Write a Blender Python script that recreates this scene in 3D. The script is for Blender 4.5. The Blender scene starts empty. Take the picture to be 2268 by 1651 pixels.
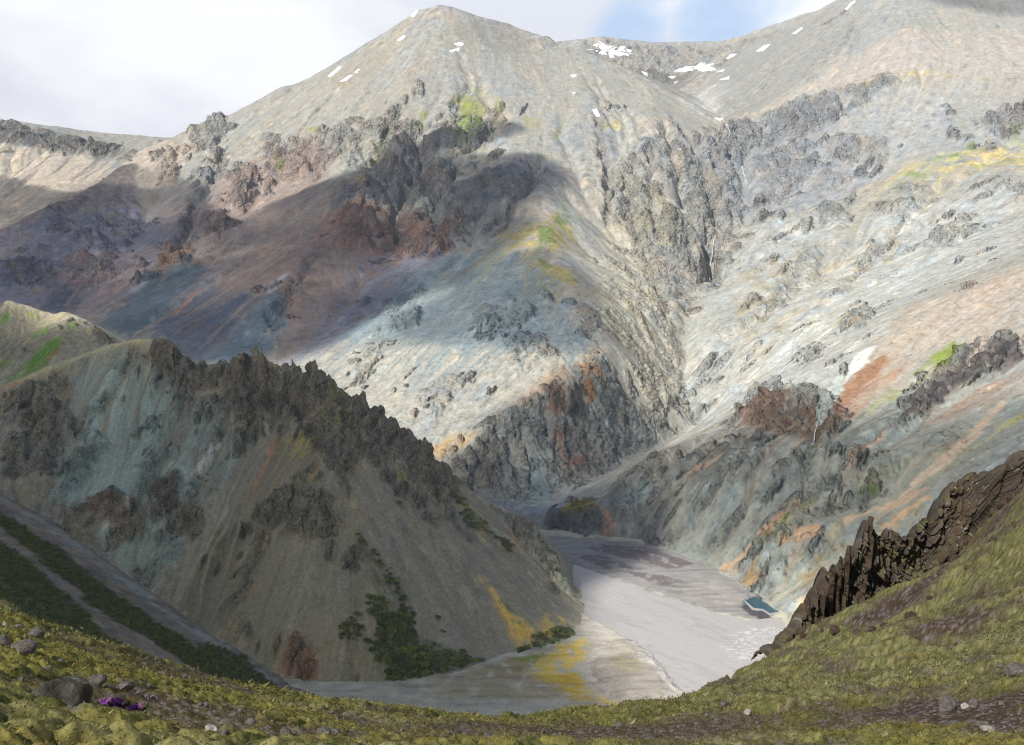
import bpy, bmesh, math, random, time
import numpy as np
from mathutils import Vector, Matrix
from mathutils.geometry import delaunay_2d_cdt

T0 = time.time()
scene = bpy.context.scene
COL = scene.collection
rng = np.random.default_rng(7)
random.seed(7)

# ------------------------------------------------------------------ camera
FPX, CX, CY, PITCH = 1964.0, 1134.0, 825.5, math.radians(9.4)
cam_d = bpy.data.cameras.new('camera')
cam_d.sensor_width = 36.0
cam_d.lens = 36.0 * FPX / 2268.0
cam_d.clip_start, cam_d.clip_end = 0.2, 30000.0
cam = bpy.data.objects.new('camera', cam_d)
cam.rotation_euler = (math.radians(90) - PITCH, 0, 0)
COL.objects.link(cam)
scene.camera = cam

# ------------------------------------------------------------------ light
SUN_AZ = math.radians(-138.0)      # from +Y towards +X; negative = left of the view, a little behind
SUN_EL = math.radians(44.0)
SUN = np.array([math.sin(SUN_AZ) * math.cos(SUN_EL), math.cos(SUN_AZ) * math.cos(SUN_EL), math.sin(SUN_EL)])
sl = bpy.data.lights.new('sun', 'SUN')
sl.energy, sl.angle, sl.color = 5.0, math.radians(0.55), (1.0, 0.95, 0.87)
so = bpy.data.objects.new('sun', sl)
so.rotation_euler = Vector((-SUN[0], -SUN[1], -SUN[2])).to_track_quat('-Z', 'Y').to_euler()
COL.objects.link(so)

scene.view_settings.view_transform = 'Standard'
scene.view_settings.look = 'None'
scene.view_settings.exposure = 0.50
scene.view_settings.gamma = 1.0
scene.cycles.use_denoising = True
scene.cycles.denoising_prefilter = 'NONE'
scene.cycles.filter_width = 1.2
scene.cycles.max_bounces = 4
scene.cycles.diffuse_bounces = 3

world = bpy.data.worlds.new('World')
scene.world = world
world.use_nodes = True


def node(nt, typ, **kw):
    n = nt.nodes.new(typ)
    for k, v in kw.items():
        if k == 'ins':
            for a, b in v.items():
                n.inputs[a].default_value = b
        else:
            setattr(n, k, v)
    return n


def build_world():
    nt = world.node_tree
    nt.nodes.clear()
    L = nt.links.new
    out = node(nt, 'ShaderNodeOutputWorld')
    bg = node(nt, 'ShaderNodeBackground', ins={'Strength': 1.0})
    sky = node(nt, 'ShaderNodeTexSky', sky_type='NISHITA', sun_disc=False)
    sky.sun_elevation = SUN_EL
    sky.sun_rotation = SUN_AZ
    sky.altitude = 600
    skym = node(nt, 'ShaderNodeVectorMath', operation='SCALE', ins={3: 0.10})
    L(sky.outputs[0], skym.inputs[0])
    tc = node(nt, 'ShaderNodeTexCoord')
    sep = node(nt, 'ShaderNodeSeparateXYZ')
    L(tc.outputs['Generated'], sep.inputs[0])
    # clouds: soft billows, flattened towards the horizon
    mp = node(nt, 'ShaderNodeMapping', ins={'Scale': (1.0, 1.0, 2.2)})
    L(tc.outputs['Generated'], mp.inputs[0])
    n1 = node(nt, 'ShaderNodeTexNoise', ins={'Scale': 3.2, 'Detail': 7.0, 'Roughness': 0.5, 'Distortion': 0.2})
    n2 = node(nt, 'ShaderNodeTexNoise', ins={'Scale': 8.0, 'Detail': 6.0, 'Roughness': 0.55, 'Distortion': 0.3})
    L(mp.outputs[0], n1.inputs[0])
    L(mp.outputs[0], n2.inputs[0])
    # openings of blue in fixed directions of the sky
    cover = None

    def hole(u, v, r):
        d = pdir(u, v)
        dist = node(nt, 'ShaderNodeVectorMath', operation='DISTANCE')
        dist.inputs[1].default_value = tuple(d)
        L(tc.outputs['Generated'], dist.inputs[0])
        m = node(nt, 'ShaderNodeMapRange', ins={1: r, 2: r * 0.15, 3: 0.0, 4: 1.0})
        L(dist.outputs['Value'], m.inputs[0])
        return m.outputs[0]
    holes = [hole(1590, 50, 0.13), hole(1400, 60, 0.10)]
    s = holes[0]
    for h in holes[1:]:
        a = node(nt, 'ShaderNodeMath', operation='MAXIMUM')
        L(s, a.inputs[0]); L(h, a.inputs[1]); s = a.outputs[0]
    # coverage = noise-perturbed 1 - hole
    a = node(nt, 'ShaderNodeMath', operation='MULTIPLY_ADD', ins={1: 1.3, 2: -0.75})
    L(n2.outputs[0], a.inputs[0])
    b = node(nt, 'ShaderNodeMath', operation='ADD')
    L(a.outputs[0], b.inputs[0]); L(s, b.inputs[1])
    blue = node(nt, 'ShaderNodeMapRange', interpolation_type='SMOOTHSTEP', ins={1: 0.30, 2: 1.05, 3: 0.0, 4: 0.95})
    L(b.outputs[0], blue.inputs[0])
    # cloud colour : bright near the horizon ahead, grey billows, dim overhead and behind
    grey = node(nt, 'ShaderNodeMapRange', interpolation_type='SMOOTHSTEP', ins={1: 0.40, 2: 0.64, 3: 0.0, 4: 1.0})
    L(n1.outputs[0], grey.inputs[0])
    cr = node(nt, 'ShaderNodeMix', data_type='RGBA')
    cr.inputs[6].default_value = (0.88, 0.88, 0.89, 1)
    cr.inputs[7].default_value = (0.66, 0.67, 0.71, 1)
    L(grey.outputs[0], cr.inputs[0])
    up = node(nt, 'ShaderNodeMapRange', interpolation_type='SMOOTHSTEP', ins={1: 0.24, 2: 0.55, 3: 0.0, 4: 1.0})
    L(sep.outputs['Z'], up.inputs[0])
    cl = node(nt, 'ShaderNodeVectorMath', operation='MULTIPLY')
    tint = node(nt, 'ShaderNodeMix', data_type='RGBA')
    tint.inputs[6].default_value = (1, 1, 1, 1)
    tint.inputs[7].default_value = (*WORLD_TOP, 1)
    L(up.outputs[0], tint.inputs[0])
    L(cr.outputs[2], cl.inputs[0]); L(tint.outputs[2], cl.inputs[1])
    bl = node(nt, 'ShaderNodeMix', data_type='RGBA')
    bl.inputs[7].default_value = (0.38, 0.53, 0.74, 1)
    L(cl.outputs[0], bl.inputs[6])
    L(blue.outputs[0], bl.inputs[0])
    # the true clear sky shows above the cloud deck
    deck = node(nt, 'ShaderNodeMapRange', interpolation_type='SMOOTHSTEP', ins={1: 0.25, 2: 0.6, 3: 0.0, 4: 0.45})
    L(sep.outputs['Z'], deck.inputs[0])
    mx = node(nt, 'ShaderNodeMix', data_type='RGBA')
    L(deck.outputs[0], mx.inputs[0])
    L(bl.outputs[2], mx.inputs[6])
    L(skym.outputs[0], mx.inputs[7])
    # unseen sky behind the viewer is dimmed on purpose, to deepen the shade
    bk = node(nt, 'ShaderNodeMapRange', interpolation_type='SMOOTHSTEP', ins={1: -0.35, 2: 0.6, 3: 0.5, 4: 1.0})
    L(sep.outputs['Y'], bk.inputs[0])
    fin = node(nt, 'ShaderNodeVectorMath', operation='SCALE')
    L(mx.outputs[2], fin.inputs[0]); L(bk.outputs[0], fin.inputs[3])
    L(fin.outputs[0], bg.inputs[0])
    L(bg.outputs[0], out.inputs[0])


WORLD_TOP = (0.17, 0.21, 0.295)
HAZE = 0.00008



def pdir(u, v):
    """direction in the world for a point of the view (2268 x 1651 units)"""
    a = (np.asarray(u, float) - CX) / FPX
    b = -(np.asarray(v, float) - CY) / FPX
    c, s = math.cos(PITCH), math.sin(PITCH)
    d = np.stack([a, c + b * s, -s + b * c], -1)
    return d / np.linalg.norm(d, axis=-1, keepdims=True)


def at(u, v, Y):
    d = pdir(u, v)
    return d * (Y / d[1])


def atz(u, v, z):
    d = pdir(u, v)
    return d * (z / d[2])


build_world()

# ------------------------------------------------------------------ noise
def _hash(ix, iy, seed):
    h = (ix.astype(np.uint32) * np.uint32(374761393)) ^ (iy.astype(np.uint32) * np.uint32(668265263)) ^ np.uint32((seed * 2246822519) & 0xffffffff)
    h = (h ^ (h >> np.uint32(13))) * np.uint32(1274126177)
    return h ^ (h >> np.uint32(16))


_ga = np.arange(256) * (2 * np.pi / 256)
_GC, _GS = np.cos(_ga).astype(np.float32), np.sin(_ga).astype(np.float32)


def pn(x, y, seed=0):
    x = np.asarray(x, np.float32); y = np.asarray(y, np.float32)
    xf, yf = np.floor(x), np.floor(y)
    ix, iy = xf.astype(np.int32), yf.astype(np.int32)
    fx, fy = x - xf, y - yf

    def g(dx, dy):
        h = _hash(ix + dx, iy + dy, seed) & np.uint32(255)
        return _GC[h] * (fx - dx) + _GS[h] * (fy - dy)
    u = fx * fx * fx * (fx * (fx * 6 - 15) + 10)
    w = fy * fy * fy * (fy * (fy * 6 - 15) + 10)
    a, b, c, d = g(0, 0), g(1, 0), g(0, 1), g(1, 1)
    p = a + u * (b - a)
    q = c + u * (d - c)
    return 1.5 * (p + w * (q - p))


def fbm(x, y, oct=5, seed=0, gain=0.5, lac=2.03):
    r, a, t = 0, 1.0, 0
    for i in range(oct):
        r = r + a * pn(x, y, seed + i * 17)
        t += a
        a *= gain
        x, y = x * lac + 13.7, y * lac - 7.1
    return r / t


def ridged(x, y, oct=5, seed=0, gain=0.55):
    r, a, t = 0, 1.0, 0
    for i in range(oct):
        r = r + a * (1 - 2 * np.abs(pn(x, y, seed + i * 31)))
        t += a
        a *= gain
        x, y = x * 2.1 + 3.1, y * 2.1 + 9.2
    return r / t


def sstep(a, b, x):
    t = np.clip((x - a) / (b - a), 0, 1)
    return t * t * (3 - 2 * t)


def worley(x, y, seed=0, full=False):
    """nearest and second nearest feature distance"""
    xi, yi = np.floor(x).astype(np.int32), np.floor(y).astype(np.int32)
    f1 = np.full(x.shape, 9., np.float32); f2 = f1.copy()
    cid = np.zeros(x.shape, np.float32); ex = cid.copy(); ey = cid.copy()
    for dx in (-1, 0, 1):
        for dy in (-1, 0, 1):
            h = _hash(xi + dx, yi + dy, seed)
            px = xi + dx + (h & np.uint32(1023)).astype(np.float32) / 1023
            py = yi + dy + ((h >> np.uint32(10)) & np.uint32(1023)).astype(np.float32) / 1023
            d = np.hypot(px - x, py - y)
            near = d < f1
            f2 = np.where(near, f1, np.minimum(f2, d))
            cid = np.where(near, ((h >> np.uint32(20)) & np.uint32(255)).astype(np.float32) / 255, cid)
            ex = np.where(near, x - px, ex); ey = np.where(near, y - py, ey)
            f1 = np.where(near, d, f1)
    if full:
        return f1, f2, cid, ex, ey
    return f1, f2, cid


def blur(a, s):
    if s <= 0:
        return a
    r = int(3 * s + 1)
    k = np.exp(-0.5 * (np.arange(-r, r + 1) / s) ** 2)
    k /= k.sum()
    for ax in (0, 1):
        p = [(0, 0)] * a.ndim
        p[ax] = (r, r)
        b = np.pad(a, p, mode='edge')
        o = np.zeros_like(a)
        for i, w in enumerate(k):
            sl_ = [slice(None)] * a.ndim
            sl_[ax] = slice(i, i + a.shape[ax])
            o += w * b[tuple(sl_)]
        a = o
    return a


# ------------------------------------------------------------------ height grids
class Grid:
    def __init__(s, x0, x1, y0, y1, c):
        s.x0, s.y0, s.c = x0, y0, c
        s.nx, s.ny = int((x1 - x0) / c) + 1, int((y1 - y0) / c) + 1
        s.X, s.Y = np.meshgrid(x0 + np.arange(s.nx) * c, y0 + np.arange(s.ny) * c)
        s.H = np.full((s.ny, s.nx), np.nan)

    def tin(s, pts, edges):
        """triangulate 3-D control lines and fill the grid"""
        v2 = [Vector((p[0], p[1])) for p in pts]
        ov, oe, of, orv, _, _ = delaunay_2d_cdt(v2, edges, [], 0, 1e-4)
        z = np.zeros(len(ov))
        P = np.array(pts)
        for i, o in enumerate(orv):
            if o:
                z[i] = P[o[0], 2]
            else:
                E = np.array(edges)
                a, b = P[E[:, 0]], P[E[:, 1]]
                e = b[:, :2] - a[:, :2]
                q = np.array([ov[i][0], ov[i][1]])
                t = np.clip(((q - a[:, :2]) * e).sum(1) / ((e * e).sum(1) + 1e-9), 0, 1)
                d = np.hypot(*(a[:, :2] + e * t[:, None] - q).T)
                k = np.argsort(d)[:2]
                z[i] = (a[k, 2] + (b[k, 2] - a[k, 2]) * t[k]).mean()
        V = np.array([[a[0], a[1]] for a in ov])
        for f in of:
            for j in range(1, len(f) - 1):
                t = (f[0], f[j], f[j + 1])
                A, B, C = V[t[0]], V[t[1]], V[t[2]]
                lo = np.minimum(np.minimum(A, B), C)
                hi = np.maximum(np.maximum(A, B), C)
                i0 = max(0, int((lo[0] - s.x0) / s.c)); i1 = min(s.nx - 1, int((hi[0] - s.x0) / s.c) + 1)
                j0 = max(0, int((lo[1] - s.y0) / s.c)); j1 = min(s.ny - 1, int((hi[1] - s.y0) / s.c) + 1)
                if i1 < i0 or j1 < j0:
                    continue
                x, y = s.X[j0:j1 + 1, i0:i1 + 1], s.Y[j0:j1 + 1, i0:i1 + 1]
                den = (B[1] - C[1]) * (A[0] - C[0]) + (C[0] - B[0]) * (A[1] - C[1])
                if abs(den) < 1e-9:
                    continue
                w0 = ((B[1] - C[1]) * (x - C[0]) + (C[0] - B[0]) * (y - C[1])) / den
                w1 = ((C[1] - A[1]) * (x - C[0]) + (A[0] - C[0]) * (y - C[1])) / den
                w2 = 1 - w0 - w1
                m = (w0 >= -1e-6) & (w1 >= -1e-6) & (w2 >= -1e-6)
                s.H[j0:j1 + 1, i0:i1 + 1][m] = (w0 * z[t[0]] + w1 * z[t[1]] + w2 * z[t[2]])[m]
        s.H = np.where(np.isnan(s.H), np.nanmin(s.H), s.H)

    def ij(s, x, y):
        return (np.asarray(x) - s.x0) / s.c, (np.asarray(y) - s.y0) / s.c

    def samp(s, x, y, A=None):
        A = s.H if A is None else A
        fx, fy = s.ij(x, y)
        fx = np.clip(fx, 0, s.nx - 1.001); fy = np.clip(fy, 0, s.ny - 1.001)
        i, j = fx.astype(int), fy.astype(int)
        a, b = fx - i, fy - j
        if A.ndim == 3:
            a = a[..., None]; b = b[..., None]
        return (A[j, i] * (1 - a) + A[j, i + 1] * a) * (1 - b) + (A[j + 1, i] * (1 - a) + A[j + 1, i + 1] * a) * b

    def inside(s, x, y):
        return (x > s.x0) & (x < s.x0 + (s.nx - 1) * s.c) & (y > s.y0) & (y < s.y0 + (s.ny - 1) * s.c)

    def slope(s):
        gy, gx = np.gradient(s.H, s.c)
        return gx, gy


def erode(g, n, steps, seed, batches=4, rate=0.3, cap=4.0, dep=0.3, inertia=0.1, mask=None, lim=8.0):
    """water droplets that carve gullies and drop talus (all droplets of a batch at once)"""
    r = np.random.default_rng(seed)
    H = g.H / g.c
    ny, nx = H.shape
    flow = np.zeros(ny * nx)
    for b in range(batches):
        px = r.uniform(2, nx - 3, n); py = r.uniform(2, ny - 3, n)
        dx = np.zeros(n); dy = np.zeros(n)
        sp = np.ones(n); wt = np.ones(n); sed = np.zeros(n)
        alive = np.ones(n, bool)
        for k in range(steps):
            i = px.astype(int); j = py.astype(int)
            u = px - i; v = py - j
            f = j * nx + i
            h00, h10, h01, h11 = H.ravel()[f], H.ravel()[f + 1], H.ravel()[f + nx], H.ravel()[f + nx + 1]
            gx = (h10 - h00) * (1 - v) + (h11 - h01) * v
            gy = (h01 - h00) * (1 - u) + (h11 - h10) * u
            h = h00 * (1 - u) * (1 - v) + h10 * u * (1 - v) + h01 * (1 - u) * v + h11 * u * v
            dx = dx * inertia - gx * (1 - inertia)
            dy = dy * inertia - gy * (1 - inertia)
            ln = np.hypot(dx, dy) + 1e-9
            dx /= ln; dy /= ln
            qx = np.clip(px + dx, 2, nx - 3); qy = np.clip(py + dy, 2, ny - 3)
            i2 = qx.astype(int); j2 = qy.astype(int)
            u2 = qx - i2; v2 = qy - j2
            f2 = j2 * nx + i2
            Hr = H.ravel()
            h2 = Hr[f2] * (1 - u2) * (1 - v2) + Hr[f2 + 1] * u2 * (1 - v2) + Hr[f2 + nx] * (1 - u2) * v2 + Hr[f2 + nx + 1] * u2 * v2
            dh = h2 - h
            c = np.maximum(-dh, 0.01) * sp * wt * cap
            over = (sed > c) | (dh > 0)
            am = np.where(dh > 0, np.minimum(dh * 0.3, sed), (sed - c) * dep)
            er = np.minimum((c - sed) * rate, np.maximum(-dh, 0))
            d = np.where(over, am, -er)
            d = np.where(alive, d, 0)
            sed -= d
            W = [(1 - u) * (1 - v), u * (1 - v), (1 - u) * v, u * v]
            if mask is not None:
                d = d * mask.ravel()[f]
            acc = np.zeros(ny * nx)
            for w, o in zip(W, (0, 1, nx, nx + 1)):
                acc += np.bincount(f + o, weights=d * w, minlength=ny * nx)
            H = H + np.clip(acc, -0.05, 0.03).reshape(ny, nx)
            flow += np.bincount(f, weights=wt * alive, minlength=ny * nx)
            sp = np.sqrt(np.maximum(sp * sp - dh * 0.8, 0.05))
            sp = np.minimum(sp, 3)
            wt *= 0.985
            alive &= ln > 1e-6
            px, py = qx, qy
        B = blur(H, 1.0)
        H = np.clip(H, B - 0.22, B + 0.16)
    g.H = np.clip(H * g.c, g.H - lim, g.H + lim * 0.5)
    return flow.reshape(ny, nx)


def smear(g, C, n, steps, seed, mix=0.25, fade=0.03, src=None):
    """loose debris rolls downhill and carries its colour along: streaks on the slopes"""
    r = np.random.default_rng(seed)
    Hs = blur(g.H, 1.5)
    gy, gx = np.gradient(Hs)
    ny, nx = Hs.shape
    if src is not None:
        w = src.ravel() / src.sum()
        f = r.choice(ny * nx, n, p=w)
        px, py = (f % nx).astype(float), (f // nx).astype(float)
    else:
        px = r.uniform(1, nx - 2, n); py = r.uniform(1, ny - 2, n)
    c = C[py.astype(int), px.astype(int)].copy()
    c = c * np.exp(r.normal(0, 0.07, (n, 1)))
    for k in range(steps):
        i, j = px.astype(int), py.astype(int)
        a = gx[j, i]; b = gy[j, i]
        l = np.hypot(a, b) + 1e-6
        stop = l < 0.08
        px = np.clip(px - np.where(stop, 0, a / l) + r.normal(0, 0.12, n), 1, nx - 2)
        py = np.clip(py - np.where(stop, 0, b / l) + r.normal(0, 0.12, n), 1, ny - 2)
        i, j = px.astype(int), py.astype(int)
        loc = C[j, i]
        C[j, i] = loc * (1 - mix) + c * mix
        c = c * (1 - fade) + loc * fade
    return C


# lines of the land -----------------------------------------------------------
class Lines:
    def __init__(s):
        s.pts, s.edges = [], []

    def line(s, *pp):
        k = None
        for p in pp:
            q = p if isinstance(p, np.ndarray) else at(*p)
            s.pts.append((q[0], q[1], q[2]))
            if k is not None:
                s.edges.append((k, len(s.pts) - 1))
            k = len(s.pts) - 1

    def dots(s, *pp):
        for p in pp:
            q = p if isinstance(p, np.ndarray) else at(*p)
            s.pts.append((q[0], q[1], q[2]))


def W(x, y, z):
    return np.array([x, y, z], float)


WZ = -280.0     # level of the valley floor


def mountains():
    L = Lines()
    # distant plateau on the far left and the valley below it
    L.line((-700, 235, 2850), (-500, 240, 2700), (-250, 262, 2650), (0, 268, 2600), (40, 271, 2590), (80, 285, 2570), (150, 298, 2540), (220, 312, 2500), (303, 334, 2450), (380, 352, 2450))
    L.line((-700, 330, 2500), (-500, 320, 2450), (-250, 315, 2450), (0, 318, 2440), (100, 336, 2430), (200, 344, 2400), (290, 352, 2390))
    L.line((-600, 620, 1750), (-300, 590, 1820), (0, 522, 1900), (137, 462, 2030), (220, 424, 2150), (300, 366, 2330))
    L.dots((380, 310, 2750), (400, 300, 2750), (420, 284, 2800), (460, 264, 2850), (490, 256, 2850), (515, 258, 2850), (450, 310, 2620), (540, 262, 2800))
    # crest of the pyramid mountain, left shoulder included
    L.line((-500, 720, 1450), (-400, 680, 1500), (-150, 580, 1620), (0, 508, 1750), (60, 480, 1830), (137, 443, 1930), (220, 402, 2080), (270, 365, 2200), (309, 334, 2300), (345, 320, 2330), (393, 304, 2380), (450, 284, 2430), (505, 256, 2480), (560, 225, 2500), (625, 190, 2530), (660, 183, 2540), (700, 165, 2550), (760, 130, 2570), (800, 108, 2580), (850, 78, 2590), (900, 40, 2600), (925, 21, 2600), (947, 16, 2600), (972, 8, 2600), (1000, 14, 2600), (1060, 35, 2590), (1120, 50, 2570), (1170, 68, 2540), (1240, 95, 2500), (1290, 112, 2470), (1360, 140, 2420), (1440, 180, 2360), (1500, 215, 2310), (1550, 246, 2260), (1590, 266, 2220))
    # cirque
    L.line((1000, 130, 3600), (1150, 102, 3500), (1240, 92, 3500), (1290, 86, 3500), (1330, 78, 3500), (1400, 88, 3500), (1440, 92, 3500), (1530, 92, 3450), (1600, 92, 3350), (1650, 91, 3200), (1700, 77, 3050), (1750, 55, 2950), (1790, 40, 2900), (1850, 8, 2850), (1880, -10, 2830), (1980, -60, 2800), (2100, -80, 2800), (2250, -60, 2700), (2400, -60, 2600), (2700, -40, 2500))
    L.line((1590, 262, 2300), (1560, 236, 2500), (1540, 215, 2700), (1480, 200, 2850), (1430, 192, 3000), (1330, 180, 3050), (1200, 190, 3000))
    L.line((1400, 130, 3280), (1530, 130, 3220), (1620, 135, 3000))
    # gorge
    L.line((1590, 266, 2220), (1575, 330, 2080), (1590, 400, 1950), (1592, 470, 1850), (1572, 560, 1680), (1572, 630, 1560), (1530, 690, 1440), (1500, 750, 1350), (1502, 830, 1260), (1535, 900, 1180), (1550, 950, 1130), (1490, 988, 1075), (1400, 1022, 1010), (1330, 1060, 945), (1250, 1088, 905), (1180, 1130, 850))
    # foot of the upper scree
    L.line((420, 340, 2240), (480, 330, 2270), (600, 310, 2200), (700, 290, 2150), (880, 260, 2120), (1000, 250, 2120), (1130, 260, 2100), (1300, 265, 2080), (1450, 280, 2060), (1540, 300, 2080))
    # main rib that comes down the middle and bends left
    L.line((1130, 260, 2100), (1130, 350, 1880), (1200, 400, 1760), (1215, 470, 1620), (1230, 540, 1480), (1275, 620, 1330), (1310, 690, 1225), (1365, 765, 1130), (1330, 778, 1095), (1250, 822, 1035), (1150, 890, 985), (1100, 926, 965), (1030, 955, 955), (995, 975, 945))
    L.dots((1300, 560, 1560), (1400, 560, 1640), (1440, 400, 1850), (1420, 700, 1330), (1440, 820, 1200), (1330, 920, 1010), (1380, 880, 1080))
    # spurs and gullies of the left flank
    L.line((700, 290, 2150), (740, 395, 1890), (800, 392, 1850), (815, 468, 1740), (700, 560, 1560), (620, 650, 1410), (560, 765, 1270))
    L.line((880, 262, 2118), (905, 340, 2000), (900, 430, 1850), (865, 485, 1730), (860, 560, 1600), (760, 680, 1400), (650, 790, 1240))
    L.line((1000, 252, 2118), (1020, 345, 1960), (985, 425, 1800), (968, 480, 1700), (940, 560, 1560), (860, 660, 1400))
    L.dots((950, 400, 1870), (930, 440, 1770), (1060, 420, 1750), (1100, 560, 1480), (1000, 640, 1360), (1080, 720, 1210), (900, 800, 1150), (1000, 860, 1060), (800, 860, 1110))
    L.line((600, 310, 2200), (525, 400, 2030), (480, 460, 1900), (410, 560, 1680), (320, 640, 1520), (230, 720, 1390))
    L.line((640, 330, 2150), (640, 415, 1950), (560, 510, 1760), (500, 600, 1560), (400, 725, 1350))
    L.line((390, 350, 2230), (345, 470, 1950), (270, 580, 1690), (190, 670, 1490))
    # floor of the left valley, hidden behind the near spur
    L.line((-500, 660, 1560), (-400, 655, 1540), (-150, 660, 1490), (60, 695, 1420), (200, 745, 1330), (400, 805, 1230), (560, 835, 1180), (680, 885, 1100), (780, 945, 1000), (880, 1005, 920), (950, 1045, 890), (1060, 1092, 880), (1180, 1130, 850))
    L.line((-500, 760, 1300), (-300, 760, 1250), (0, 790, 1180), (300, 850, 1060), (600, 960, 950), (900, 1080, 850), (1100, 1150, 800))
    # knoll in the narrows
    L.line((1215, 1128, 815), (1290, 1100, 825), (1325, 1112, 800))
    L.dots(atz(1205, 1182, WZ - 2), atz(1280, 1190, WZ - 2), atz(1340, 1194, WZ - 2))
    # lower right spur
    L.line((2700, 480, 900), (2500, 520, 950), (2268, 590, 1000), (2100, 665, 965), (1950, 758, 930), (1830, 812, 915), (1750, 853, 905), (1680, 872, 890), (1600, 935, 870), (1555, 956, 860), (1420, 1020, 845), (1345, 1062, 850), (1335, 1120, 800))
    L.line(atz(1340, 1194, WZ - 2), atz(1450, 1208, WZ - 2), atz(1560, 1242, WZ - 2), atz(1640, 1290, WZ - 2), atz(1690, 1332, WZ - 2), atz(1712, 1352, WZ - 2), atz(1745, 1390, WZ - 2), W(235, 545, WZ - 2), W(300, 500, WZ - 2), W(420, 440, WZ - 2), W(700, 400, WZ - 2))
    L.dots((2268, 800, 790), (2500, 760, 740), (2268, 1000, 650), (2100, 1000, 690), (1900, 1100, 690), (1800, 1000, 740), (1600, 1060, 760), (2050, 880, 800), (1700, 1180, 690), (1900, 1200, 640))
    # right mountain : bench and face
    L.line((1610, 262, 2240), (1700, 234, 2240), (1780, 209, 2225), (1850, 189, 2205), (1950, 171, 2180), (2050, 164, 2130), (2160, 170, 2060), (2268, 180, 2000), (2500, 190, 1900), (2700, 190, 1850))
    L.line((1640, 330, 2060), (1740, 312, 2075), (1850, 268, 2090), (1950, 232, 2105), (2060, 230, 2030))
    L.dots((1760, 420, 1850), (1900, 420, 1760), (2050, 310, 1850), (2268, 310, 1740), (2500, 320, 1650))
    L.line((1930, 405, 1720), (2000, 395, 1690), (2130, 375, 1650), (2268, 355, 1620), (2500, 340, 1540))
    L.dots((1700, 600, 1490), (1850, 600, 1430), (2000, 560, 1390), (2268, 470, 1350), (2500, 450, 1280), (1620, 760, 1270), (1780, 725, 1190), (1900, 700, 1130), (2050, 640, 1110), (2268, 560, 1080), (2500, 500, 1020), (1640, 860, 1120), (1700, 520, 1640))
    # outer skirts
    for x, y, z in ((-2300, 2800, 200), (-2300, 1500, -80), (-1500, 3500, 0), (-300, 3900, 100), (900, 4100, 300), (2400, 3600, 300), (2700, 2400, 700), (2400, 1200, 300), (1500, 800, 100), (1300, 500, -120), (700, 330, WZ - 2), (200, 480, WZ - 25), (-100, 650, WZ - 30), (-500, 780, WZ + 40), (-900, 1000, -150), (-1600, 1100, -60), (60, 700, WZ - 30)):
        L.dots(W(x, y, z))
    return L


def near_spur():
    L = Lines()
    crest = [(-300, 980, 720), (-120, 905, 730), (0, 862, 740), (100, 820, 758), (180, 790, 768), (250, 763, 775), (300, 752, 775), (350, 752, 772), (385, 798, 765), (460, 815, 757), (520, 803, 752), (575, 808, 745), (650, 818, 735), (700, 838, 726), (740, 846, 720), (760, 876, 716), (830, 918, 710), (870, 948, 705), (930, 1008, 696), (990, 1048, 690), (1060, 1094, 690), (1110, 1124, 690), (1150, 1142, 690), (1180, 1168, 683), (1205, 1194, 676), (1235, 1240, 660)]
    L.line(*crest, atz(1262, 1306, WZ + 2), atz(1290, 1345, WZ), atz(1302, 1370, WZ - 1))
    L.line((-300, 1010, 650), (-150, 1030, 645), (0, 1085, 630), (180, 1205, 600), (330, 1312, 572), (450, 1402, 548), (600, 1492, 525), atz(650, 1506, WZ - 1), atz(760, 1512, WZ - 1), atz(860, 1512, WZ - 1), atz(1000, 1498, WZ - 1), atz(1080, 1466, WZ - 1), atz(1150, 1447, WZ - 1), atz(1250, 1418, WZ - 1), atz(1302, 1370, WZ - 1))
    # ribs down the face
    L.line((385, 798, 765), (330, 930, 715), (350, 1060, 660), (300, 1190, 615))
    L.line((250, 763, 775), (215, 900, 720), (130, 1010, 672))
    L.line((575, 808, 745), (585, 930, 700), (600, 1010, 668), (555, 1150, 622), (500, 1310, 575))
    L.line((700, 838, 726), (745, 1005, 655), (725, 1090, 625), (660, 1140, 610))
    L.line((745, 1005, 655), (795, 1150, 606), (840, 1340, 556), (850, 1440, 532))
    L.line((870, 948, 705), (930, 1060, 668), (1010, 1200, 622), (1130, 1360, 578))
    L.dots((680, 1250, 575), (640, 1400, 542), (760, 1400, 538), (450, 980, 690), (950, 1300, 583))
    # grassy hill behind the crest
    L.line((-250, 640, 960), (-150, 645, 960), (0, 657, 950), (50, 671, 945), (105, 691, 940), (145, 687, 925), (190, 703, 915), (215, 728, 905), (247, 764, 880))
    L.line((-150, 920, 790), (0, 856, 800), (130, 800, 830), (235, 768, 845))
    L.dots((60, 740, 890), (130, 740, 880), (0, 760, 870))
    for x, y, z in ((-560, 1080, -190), (-430, 1090, -200), (-320, 1020, -210), (-200, 930, -235), (-100, 860, -258), (0, 800, WZ - 15), (60, 730, WZ - 15), (110, 620, WZ - 15), (90, 520, WZ - 15), (-40, 470, WZ - 15), (-170, 470, WZ - 15), (-260, 520, -290), (-330, 590, -270), (-470, 600, -230), (-560, 640, -230)):
        L.dots(W(x, y, z))
    return L


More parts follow.
